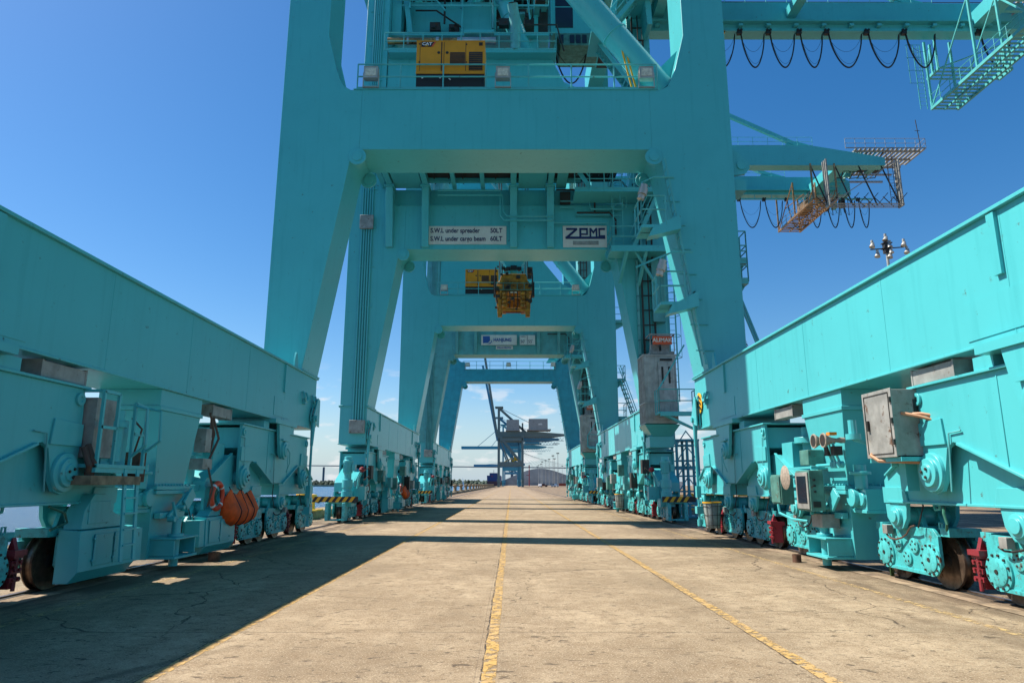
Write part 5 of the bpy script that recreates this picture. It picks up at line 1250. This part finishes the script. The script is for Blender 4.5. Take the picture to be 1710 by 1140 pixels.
b = MB(); b.box(-0.9,0.5,-0.1,0.1,0.72,1.0); b.bar((-0.4,0,0.75),(-0.9,0,0.0),0.07); b.bar((0.4,0,0.75),(0.8,0,0.0),0.07); b.bar((-1.2,-0.1,1.4),(-0.7,-0.1,0.8),0.06); obj('frame', b, M['teal_b'], t)
text_part('lettering', 'NE', 0.24, M['white'], t, (-0.3,-0.11,0.86))

# ------------------------------------------------------------------ beyond: far cranes, ship, bridge, masts, yard
def far_crane(X, Y, m, m2, label, g=15.2, zs=31, apex=50, boom='up', houses=True, back=35, boomlen=52, tilt=0.16):
    t = thing('distant_crane', label, 'crane', (X, Y, 0), 0, 'distant container cranes'); h = g/2
    for sx_ in (-1, 1):
        for yy in (0, 16):
            b = MB(); b.box(sx_*h-0.6,sx_*h+0.6,yy-0.7,yy+0.7,1.5,zs+1); obj('leg', b, m, t)
        b = MB(); b.box(sx_*h-0.9,sx_*h+0.9,-1.5,18,3.0,4.8)
        for k in range(8): b.box(sx_*h-0.6,sx_*h+0.6,-2+k*2.6,-0.4+k*2.6,0.0,2.6)
        obj('sill_beam', b, m, t)
    for yy in (0, 16):
        b = MB(); b.box(-h,h,yy-0.9,yy+0.9,13.0,15.4); b.bar((h-1,yy,15),(-h+1,yy,zs),1.3); b.bar((-h+1,yy,zs-2),(-1,yy,15.4),0.8); b.box(-h,h,yy-0.7,yy+0.7,zs-2.6,zs-0.8); obj('cross_beam', b, m, t)
    for gy in (4.5, 11.5):
        b = MB(); b.prism([(-h-1,zs),(back*0.75,zs),(back,zs+1.2),(back,zs+2),(h+8,zs+3.6),(-h-1,zs+3.6)],'y',gy-0.7,gy+0.7); obj('girder', b, m, t)
    b = MB()
    for k in range(14):
        x = h-2+k*2; b.bar((x,4,zs-0.3),(x+1,4,zs-2.2),0.18); b.bar((x+1,4,zs-2.2),(x+2,4,zs-0.3),0.18)
    b.box(h-3,back-1,3.8,4.2,zs-2.4,zs-2.1); b.box(back-8,back-4,2,5,zs-4.2,zs-3.9); obj('lattice_walkway', b, m, t)
    b = MB()
    b.box(-h-0.7,-h+0.7,3.6,5,zs,apex); b.box(-h-0.7,-h+0.7,11,12.4,zs,apex); b.box(-h-2.4,-h+2.8,3,13,apex,apex+0.5)
    b.bar((-h,4.3,apex),(h+2,4.3,zs+3.4),1.0); b.bar((-h,11.7,apex),(h+2,11.7,zs+3.4),1.0)
    b.bar((-h,4.3,apex),(h+16,4.3,zs+3.4),0.28); b.box(h-0.5,h+0.5,3.8,4.8,zs+3.4,zs+9)
    obj('apex_frame', b, m, t)
    if houses:
        b = MB(); b.box(-h+5,-h+13,2,13,zs+4.6,zs+11); b.box(-h+4.5,-h+13.5,1.5,13.5,zs+4.0,zs+4.6); obj('machine_house', b, m2, t)
        b = MB(); b.box(h+4,h+16,2,13,zs+5,zs+11.5); b.box(h+3,h+18,1.5,13.5,zs+4.2,zs+5); obj('machine_house', b, m2, t)
        b = MB(); b.box(h+10,h+12.5,1.96,2,zs+7.6,zs+8.6); obj('marking', b, M['white'], t)
    b = MB()
    if boom == 'up':
        for gy in (4.5, 11.5):
            a = Vector((-h-1,gy,zs+1)); c = a+Vector((-math.sin(tilt)*boomlen,0,math.cos(tilt)*boomlen)); b.bar(a, c, 1.4, 2.0)
        for k in range(14):
            a = Vector((-h-1,4.5,zs+3)) + Vector((-math.sin(tilt),0,math.cos(tilt)))*k*3.6; b.bar(a, a+Vector((0,7,2)), 0.35)
    else:
        for gy in (4.5, 11.5): b.box(-h-36,-h-1,gy-0.7,gy+0.7,zs,zs+2.2)
        b.bar((-h,4.4,apex),(-h-22,4.4,zs+2),0.4); b.bar((-h,4.4,apex-6),(-h-10,4.4,zs+2),0.4)
    obj('boom', b, m, t)
    if boom == 'up':
        b = MB(); b.box(2,4.5,3,5,16.2,18.6); b.bar((1,3,18),(-4,3,15.5),0.4); obj('trolley_cab', b, M['yellow'], t)
    return t
far_crane(-0.3, 434, M['far_grey'], M['grey'], 'olive-grey distant crane with raised boom and two boxy machine houses')
far_crane(-1.5, 462, M['far_blue'], M['far_blue'], 'blue distant crane with raised boom just behind the olive-grey one', g=13.5, zs=30, apex=46, houses=False, back=34, tilt=0.2)
far_crane(0.6, 590, M['far_teal'], M['far_teal'], 'distant teal crane with its boom lowered over the river', g=15, zs=31.5, apex=52, boom='down', back=30)
far_crane(0.2, 800, M['far_blue'], M['far_blue'], 'farthest small blue crane between the distant crane legs', g=15, zs=22, apex=26, boom='down', houses=False, back=16, boomlen=20)

# ship moored in the distance
t = thing('container_ship', 'blue container ship with dark red lower hull moored in the distance', 'ship', (-25, 1000, -2.9), 0)
b = MB(); b.prism([(-8.5,0),(8.5,0),(9.5,9),(-9.5,9)],'y',0,150); obj('lower_hull', b, M['hull_red'], t)
b = MB(); b.prism([(-9.5,9.01),(9.5,9.01),(9.8,17),(5,17),(5,20.5),(-6,20.5),(-6,17),(-9.8,17)],'y',0,150); obj('hull', b, M['hull_blue'], t)
b = MB(); b.box(-0.3,0.3,6,6.6,20.5,25); obj('mast', b, M['grey'], t)
b = MB(); b.box(-3.4,-1.4,-0.05,-0.01,15,16.6); obj('marking', b, M['red'], t)
# sail marker
t = thing('sailboat', 'tiny white sailing boat far out on the river', 'boat', (-61, 880, -2.9), 0)
b = MB(); b.prism([(-3,1.0),(3,1.0),(2.2,0),(-2.2,0)],'y',-1,1); obj('hull', b, M['white_paint'], t)
b = MB(); b.prism([(-0.2,1.4),(2.2,1.6),(0.1,12)],'y',-0.1,0.1); b.cyl((-0.1,0,1),(-0.1,0,12.4),0.12,6); obj('sail', b, M['white_paint'], t)

# cable-stayed bridge, far
t = thing('cable_stayed_bridge', 'thin dark cable-stayed bridge crossing low over the horizon', 'bridge', (0, 2300, 0), 0)
b = MB(); b.bar((-1500,250,74),(-60,0,57.5),14,3.0); b.bar((-60,0,57.5),(900,-150,42),14,3.0); obj('bridge_deck', b, M['bridge'], t)
b = MB(); 
for y in (-10, 10): b.box(-1.5,7.5,y-2,y+2,-3,150)
b.box(-1.5,7.5,-8,8,120,124); obj('pylon', b, M['bridge'], t)
b = MB()
for k in range(13):
    b.bar((3,0,148-k*3.2),(26+k*17,-5,55-k*0.4),0.35)
obj('stay_cable', b, M['bridge'], t)
b = MB(); 
for x in (-1150,-900,-650,-420,-230): b.box(x-3,x+3,-3+abs(x)*0.17,3+abs(x)*0.17,-3,60)
for x in (260,420,520,640): b.box(x-3,x+3,-3-x*.16,3-x*.16,-3,50)
obj('pier', b, M['bridge'], t)

# river far bank trees, one mass
random.seed(21)
def clumps(n, fx, rmin, rmax, m, name):
    b = MB()
    for i in range(n):
        x, y, z, r = fx(i); nn = 7
        pr = [(-r*0.8, r*0.45), (-r*0.3, r*random.uniform(0.85,1.0)), (r*0.2, r*random.uniform(0.75,1)), (r*0.65, r*random.uniform(0.4,0.6)), (r*0.9, 0.01)]
        s0 = len(b.v); b.lathe(pr, (x,y,z), 'z', nn)
        for k in range(s0, len(b.v)): v = b.v[k]; b.v[k] = (v[0]+random.uniform(-.16,.16)*r, v[1]+random.uniform(-.16,.16)*r, v[2]+random.uniform(-.16,.16)*r)
    return obj(name, b.mesh(name, 0), m)
o = clumps(1100, lambda i: (random.uniform(-780,-5), 1500+random.uniform(-25,120), random.uniform(-2,5.5)+ (2.5 if i % 9 == 0 else 0), random.uniform(3,6.5)), 5, 9, M['far_leaf'], 'far_bank_trees'); struct(o, 'stuff')
b = MB(); b.prism([(-2000,-3.2),(0,-3.2),(0,0.5),(-2000,0.5)],'y',1460,1700); o = obj('far_bank', b, mat('far_bank_sand',(0.25,0.24,0.16),0.9)); struct(o)
# stockpile hill behind the yard
b = MB(); pts = [(-15,0)]; 
for k in range(25): u = k/24; pts.append((-15+ u*200, 26*math.exp(-((u-0.36)/0.30)**2)+3*math.sin(u*9)+1))
pts.append((185,0)); b.prism(pts,'y',1150,1320); o = obj('hill', b, M['hill']); struct(o)

# high-mast lights
def mast(x, y, h, lab, near=False):
    t = thing('light_mast', lab, 'light mast', (x, y, 0), 0, 'high-mast lights over the yard')
    b = MB(); b.cyl((0,0,0),(0,0,h),0.38,10,0.17); obj('pole', b, M['grey'] if not near else M['alu'], t)
    if near:
        b = MB()
        for dx, dz in ((-2.05,1.0),(-1.5,-0.3),(2.05,1.2),(2.35,0.2),(0.25,1.0),(-0.25,1.9),(0.35,0.2),(0.1,-0.4)):
            c = Vector((dx,-0.35,h+dz-0.4)); b.cyl(c, c+Vector((random.uniform(-.1,.25),0.1,0.6)), 0.36, 14, 0.18); b.cyl(c+Vector((0.1,0.1,0.6)), c+Vector((0.12,0.1,0.95)), 0.17, 12)
        obj('lamp_head', b, M['alu'], t)
        b = MB(); b.box(-0.35,0.5,-0.3,0.3,h-0.1,h+1.3); b.bar((-2.1,0,h+0.4),(2.3,0,h+0.75),0.12); b.box(-0.5,0.65,-0.4,0.4,h+0.5,h+0.6); b.box(-0.5,0.65,-0.4,0.4,h+1.2,h+1.3)
        obj('head_frame', b, M['dark'], t)
    else:
        b = MB(); b.cyl((0,0,h-0.6),(0,0,h-0.2),1.4,10); 
        for k in range(6): a = PI*k/3; b.box(1.1*math.cos(a)-0.3,1.1*math.cos(a)+0.3,1.1*math.sin(a)-0.3,1.1*math.sin(a)+0.3,h-0.9,h)
        obj('lamp_head', b, M['dark'], t)
near_l = 'high-mast light with white lamp heads, rising just above the right sill beam'
mast(48.6, 84.0, 31.0, near_l, True)
for (px, top) in ((930,757),(922,761),(910,769),(904,771),(902,775),(898,777),(896,779),(937,778),(924.5,766),(915.5,767)):
    d = 30.0*1140/(808-top); mast((px-853)/1140*d, d, 31.5, 'distant slim light mast in the row over the container yard')
t = thing('radio_mast', 'thin red distant mast left of the row of light masts', 'mast', (18.0, 690, 0), 0)
b = MB(); b.cyl((0,0,0),(0,0,20),0.5,8,0.4); b.box(-0.5,0.5,-0.5,0.5,18.5,20.5); b.box(-3,0,-0.2,0.2,10,10.6); obj('pole', b, M['red'], t)

# yard objects: containers, trucks, barriers
cols = [('blue',(0.02,0.08,0.2)),('rust red',(0.25,0.05,0.03)),('grey',(0.3,0.3,0.3)),('green',(0.04,0.15,0.09)),('white',(0.6,0.6,0.58)),('orange',(0.5,0.16,0.03))]
cm = {n_: mat('container_'+n_.replace(' ','_'), c_, 0.55, var=0.15, streak=0.3) for n_, c_ in cols}
def container_me():
    b = MB(); b.box(-1.22,1.22,-3.03,3.03,0.12,2.55)
    for k in range(20): b.box(-1.24,-1.22,-2.85+k*0.3,-2.72+k*0.3,0.25,2.4); b.box(1.22,1.24,-2.85+k*0.3,-2.72+k*0.3,0.25,2.4)
    for x in (-1.22,1.22):
        for y in (-3.05,3.05): b.box(x-0.05,x+0.05,y-0.05,y+0.05,0,2.6)
    for k in range(8): b.box(-1.1+k*0.3,-1.0+k*0.3,-3.06,-3.03,0.25,2.4)
    b.box(-1.25,1.25,-3.08,-3.03,2.48,2.6); b.box(-1.25,1.25,-3.08,-3.03,0.0,0.14)
    return b
cme = container_me().mesh('shipping_container')
random.seed(9)
posl = ['in the yard seen between the right-hand wheels','in the far yard behind the light masts']
for i, (x, y) in enumerate(((62,330),(66,332),(72,350),(58,420),(64,425),(70,500),(52,560),(47,640),(80,300),(88,300),(60,250),(75,240))):
    nm, mm = list(cm.items())[i % 6]
    o = obj('shipping_container', cme, mm, None, (x,y,0), random.choice((0,PI/2)))
    tag(o, 'small %s shipping container %s' % (nm, 'standing in the far container yard on the right'), 'shipping container', 'containers in the far yard')
def van(x, y, m, lab, rz=0):
    t = thing('parked_truck', lab, 'truck', (x,y,0), rz, 'vehicles in the far yard')
    b = MB(); b.prism([(-2.6,0.5),(2.6,0.5),(2.6,1.1),(1.5,1.2),(0.9,1.95),(-0.6,1.95),(-0.8,1.2),(-2.6,1.2)],'x',-0.95,0.95); obj('body', b, m, t, bevel=0.05)
    b = MB(); b.prism([(-0.55,1.25),(1.35,1.25),(0.85,1.85),(-0.5,1.85)],'x',-0.97,0.97); obj('window', b, M['window'], t)
    for sx_ in (-0.9,0.9):
        for yy in (-1.7,1.7): b = MB(); b.lathe([(-0.12,0.36),(0.12,0.36),(0.12,0.2),(-0.12,0.2)],(sx_,yy,0.36),'x',16); obj('wheel', b, M['black'], t)
van(17,410,M['white_paint'],'white pickup parked in the far yard, left of the pole bases'); van(27,430,M['white_paint'],'white pickup parked in the far yard under the light masts', 0.6)
van(22,470,cm['rust red'],'dark red truck in the far yard between two white ones',1.2); van(38,400,cm['blue'],'blue truck in the far yard by the right crane leg',1.5); van(46,380,M['yellow'],'yellow truck in the far yard near the light masts',1.57)
def barrier(x, y, lab, rz=0):
    t = thing('yellow_barrier', lab, 'barrier', (x,y,0), rz, 'yellow barriers in the yard')
    b = MB(); b.box(-1.5,1.5,-0.04,0.04,0.85,1.05); b.box(-1.5,1.5,-0.04,0.04,0.4,0.55); 
    for k in (-1.4,0,1.4): b.box(k-0.07,k+0.07,-0.07,0.07,0,1.1); b.box(k-0.2,k+0.2,-0.25,0.25,0,0.05)
    obj('rail', b, M['yellow'], t)
for i, (x, y) in enumerate(((20,78),(23.4,78),(26.8,78),(30.2,78),(13.8,48))): barrier(x, y, 'yellow steel barrier in the sunlit yard beyond the right-hand cranes' if i < 4 else 'yellow barrier close behind the teal lattice frame')
t = thing('storage_shed', 'low dark storage shed across the yard behind the near right wheels', 'shed', (60, 95, 0), 0)
b = MB(); b.box(-14,14,-5,5,0,3.4); obj('wall', b, M['grey'], t)
b = MB(); b.prism([(-5.4,3.4),(5.4,3.4),(0,4.6)],'x',-14.5,14.5); obj('roof', b, M['far_blue'], t)
b = MB()
for k in range(6): b.box(-12+k*4.4,-10+k*4.4,-5.05,-5.0,0,2.6)
obj('door', b, M['dark'], t)

# tree top showing over the right sill beam
def tree(x, y, h, lab, seed):
    t = thing('palm_tree', lab, 'tree', (x,y,0), 0); random.seed(seed)
    b = MB(); b.cyl((0,0,0),(0.3,0,h*0.92),0.32,10,0.16); obj('trunk', b, M['bark'], t)
    b = MB(); top = Vector((0.3,0,h*0.92))
    for k in range(34):
        a = random.uniform(0,2*PI); el = random.uniform(-0.5,1.2); ln = random.uniform(1.3,2.3); pts = []
        for i in range(7):
            u = i/6; r = ln*u*math.cos(el*0.8); pts.append(top+Vector((r*math.cos(a), r*math.sin(a), ln*u*math.sin(el)-0.9*u*u*ln*0.5)))
        sd = Vector((-math.sin(a),math.cos(a),0))
        for i in range(6):
            for s_ in (-1,1):
                p = pts[i]; q = pts[i+1]; e = (p+q)/2 + sd*s_*0.38*(1-abs(i/6-0.4)) + Vector((0,0,-0.18)); b.add([p,q,e],[(0,1,2)])
    obj('crown', b.mesh('crown', 0), M['leaf'], t)
tree(20.4, 59.5, 14.4, 'dark palm crown peeking over the near right sill beam', 4)

random.seed(31)
for cr in (B,):
    for k in range(26):
        x = random.uniform(-6.0, 0.6); yy = random.uniform(-8.8, -7.8); z = random.uniform(24.2, 31.5)
        b = MB(True)
        if k % 3 == 0: b.tube([(x,yy,z),(x+random.uniform(1,2.6),yy,z),(x+2.6,yy,z-random.uniform(0.5,1.6))],0.05,6)
        elif k % 3 == 1: b.tube([(x,yy,z),(x,yy,z+random.uniform(1.2,3))],0.06,6)
        else: b.box(x,x+random.uniform(0.5,1.6),yy-0.3,yy,z,z+random.uniform(0.1,0.5))
        obj('cable_tray' if k % 3 == 2 else 'pipe', b, random.choice((M['teal'],M['dark'],M['teal_g'])), cr)
    for k in range(5):
        x = 3.4+0.75*k; b = MB(True)
        for q in (-0.04, 0.3): b.bar((x+q,-9.9,16.4),(x+q,-9.9,18.8),0.04)
        b.tube([(x,-9.95,16.4+0.3*k),(x+0.8,-9.95,17.3+0.2*k)],0.03,5); obj('stair_frame', b, M['rail'], cr)
# brake hoses, grease lines and small boxes on crane A's running gear, both sides
for sd in (-1, 1):
    x0 = sd*(7.28-0.04)
    for k, yb in enumerate((-5.3, -2.2, 1.9, 4.9, 7.6, 10.4)):
        y0 = yb + 14.9 - YA
        b = MB(); pts = []
        for i in range(9):
            t = i/8; pts.append((x0 - sd*(0.05+0.04*math.sin(t*9+k)), y0-0.55+1.1*t, 0.93 + 0.10*math.sin(t*5+k) - 0.12*math.sin(PI*t)))
        b.tube(pts, 0.016, 6); obj('hose', b, M['hose'] if k % 2 else M['black'], A)
        b = MB(); b.box(min(x0,x0-sd*0.12), max(x0,x0-sd*0.12), y0+0.30, y0+0.46, 0.82, 0.98); obj('terminal_box', b, M['grey'], A, bevel=0.006)
        b = MB(); b.tube([(x0-sd*0.06,y0-0.6,0.98),(x0-sd*0.02,y0-0.75,1.35),(x0+sd*0.02,y0-0.6,1.7)],0.014,5); obj('hose', b, M['black'], A)
    for yy, z in ((3.0, 2.95), (5.4, 2.6), (8.6, 2.4), (-4.9, 2.5)):
        xx = sd*(6.525*SC) ; b = MB(); b.tube([(xx-sd*0.03,yy,z),(xx-sd*0.03,yy+0.3,z-0.02),(xx-sd*0.03,yy+0.35,z-0.5),(xx-sd*0.03,yy+0.4,z-0.9)],0.013,5); obj('conduit', b, M['teal_g'], A)

b = MB(True)
for k in range(9):
    x = 30.6+k*0.95; b.bar((x,-5.6,28.7),(x+0.95,-5.6,29.75),0.06); b.bar((x,-4.7,29.75),(x+0.95,-4.7,28.7),0.06)
for x in (31.5,34.0,36.4,38.7): b.bar((x,-5.1,28.6),(x-0.8,-3.9,33.4),0.10)
obj('catwalk_bracing', b, M['dark'], C)
b = MB(True)
for k in range(7): b.bar((30.4,-4.4+k*1.3,29.7),(32.8,-3.6+k*1.3,29.7),0.07); b.bar((32.8,-4.4+k*1.3,30.7),(32.8,-3.1+k*1.3,29.7),0.06)
b.box(30.9,31.7,-1.5,0.5,29.8,30.8); b.tube([(30.6,-2,31.2),(30.6,3,31.6)],0.05,5)
obj('walkway_bracing', b, M['pipe'], C)
for k in range(6):
    x = 32.6+k*0.9; b = MB(True); b.box(x,x+0.45,3.2,3.9,31.7+0.2*(k%3),32.6+0.2*(k%3)); b.tube([(x,3.1,33.2),(x+0.1,2.9,31.2),(x+0.6,2.9,30.9),(x+0.7,3.1,33.0)],0.04,6); obj('cable_pulley_box', b, M['dark'] if k%2 else M['teal_g'], C)

# extra service stair, rails and ducts beside the right near legs
for cr in (B, C):
    b = MB(True)
    for q in (-0.3, 0.3): b.bar((5.9,-10.0+q,12.5),(7.2,-10.0+q,15.3),0.05,0.2); b.tube([(5.9,-10.0+q,13.5),(7.2,-10.0+q,16.3)],0.028,6); b.tube([(5.9,-10.0+q,13.0),(7.2,-10.0+q,15.8)],0.02,6)
    for i in range(12): t = i/11; b.box(5.8+1.3*t,6.0+1.3*t,-10.3,-9.7,12.55+2.75*t,12.59+2.75*t)
    obj('access_stair', b, M['rail'], cr)
    for x0, z0 in ((2.4, 15.9), (4.0, 16.4), (5.6, 15.5), (3.4, 14.7)):
        b = MB(True); b.tube([(x0,-9.35,z0),(x0+1.6,-9.35,z0),(x0+1.9,-9.3,z0-0.35),(x0+1.9,-9.2,z0-1.1)],0.045,7); obj('pipe', b, M['teal_g'] if x0 > 4 else M['dark'], cr)
    b = MB(True); b.box(6.9,7.5,-9.5,-9.12,9.2,12.2); b.box(6.2,6.3,-9.3,-9.12,5.4,12.3); obj('cable_duct', b.mesh('cable_duct'), M['teal_g'], cr)
    add_rail_part('railing', cr, [(5.0,-9.2,15.35),(5.0,-10.6,15.35)], r=0.026)
    obj('caged_ladder', ladder_mb((7.7,-9.6,5.4),(7.7,-9.6,12.4), 0.42), M['rail'], cr)
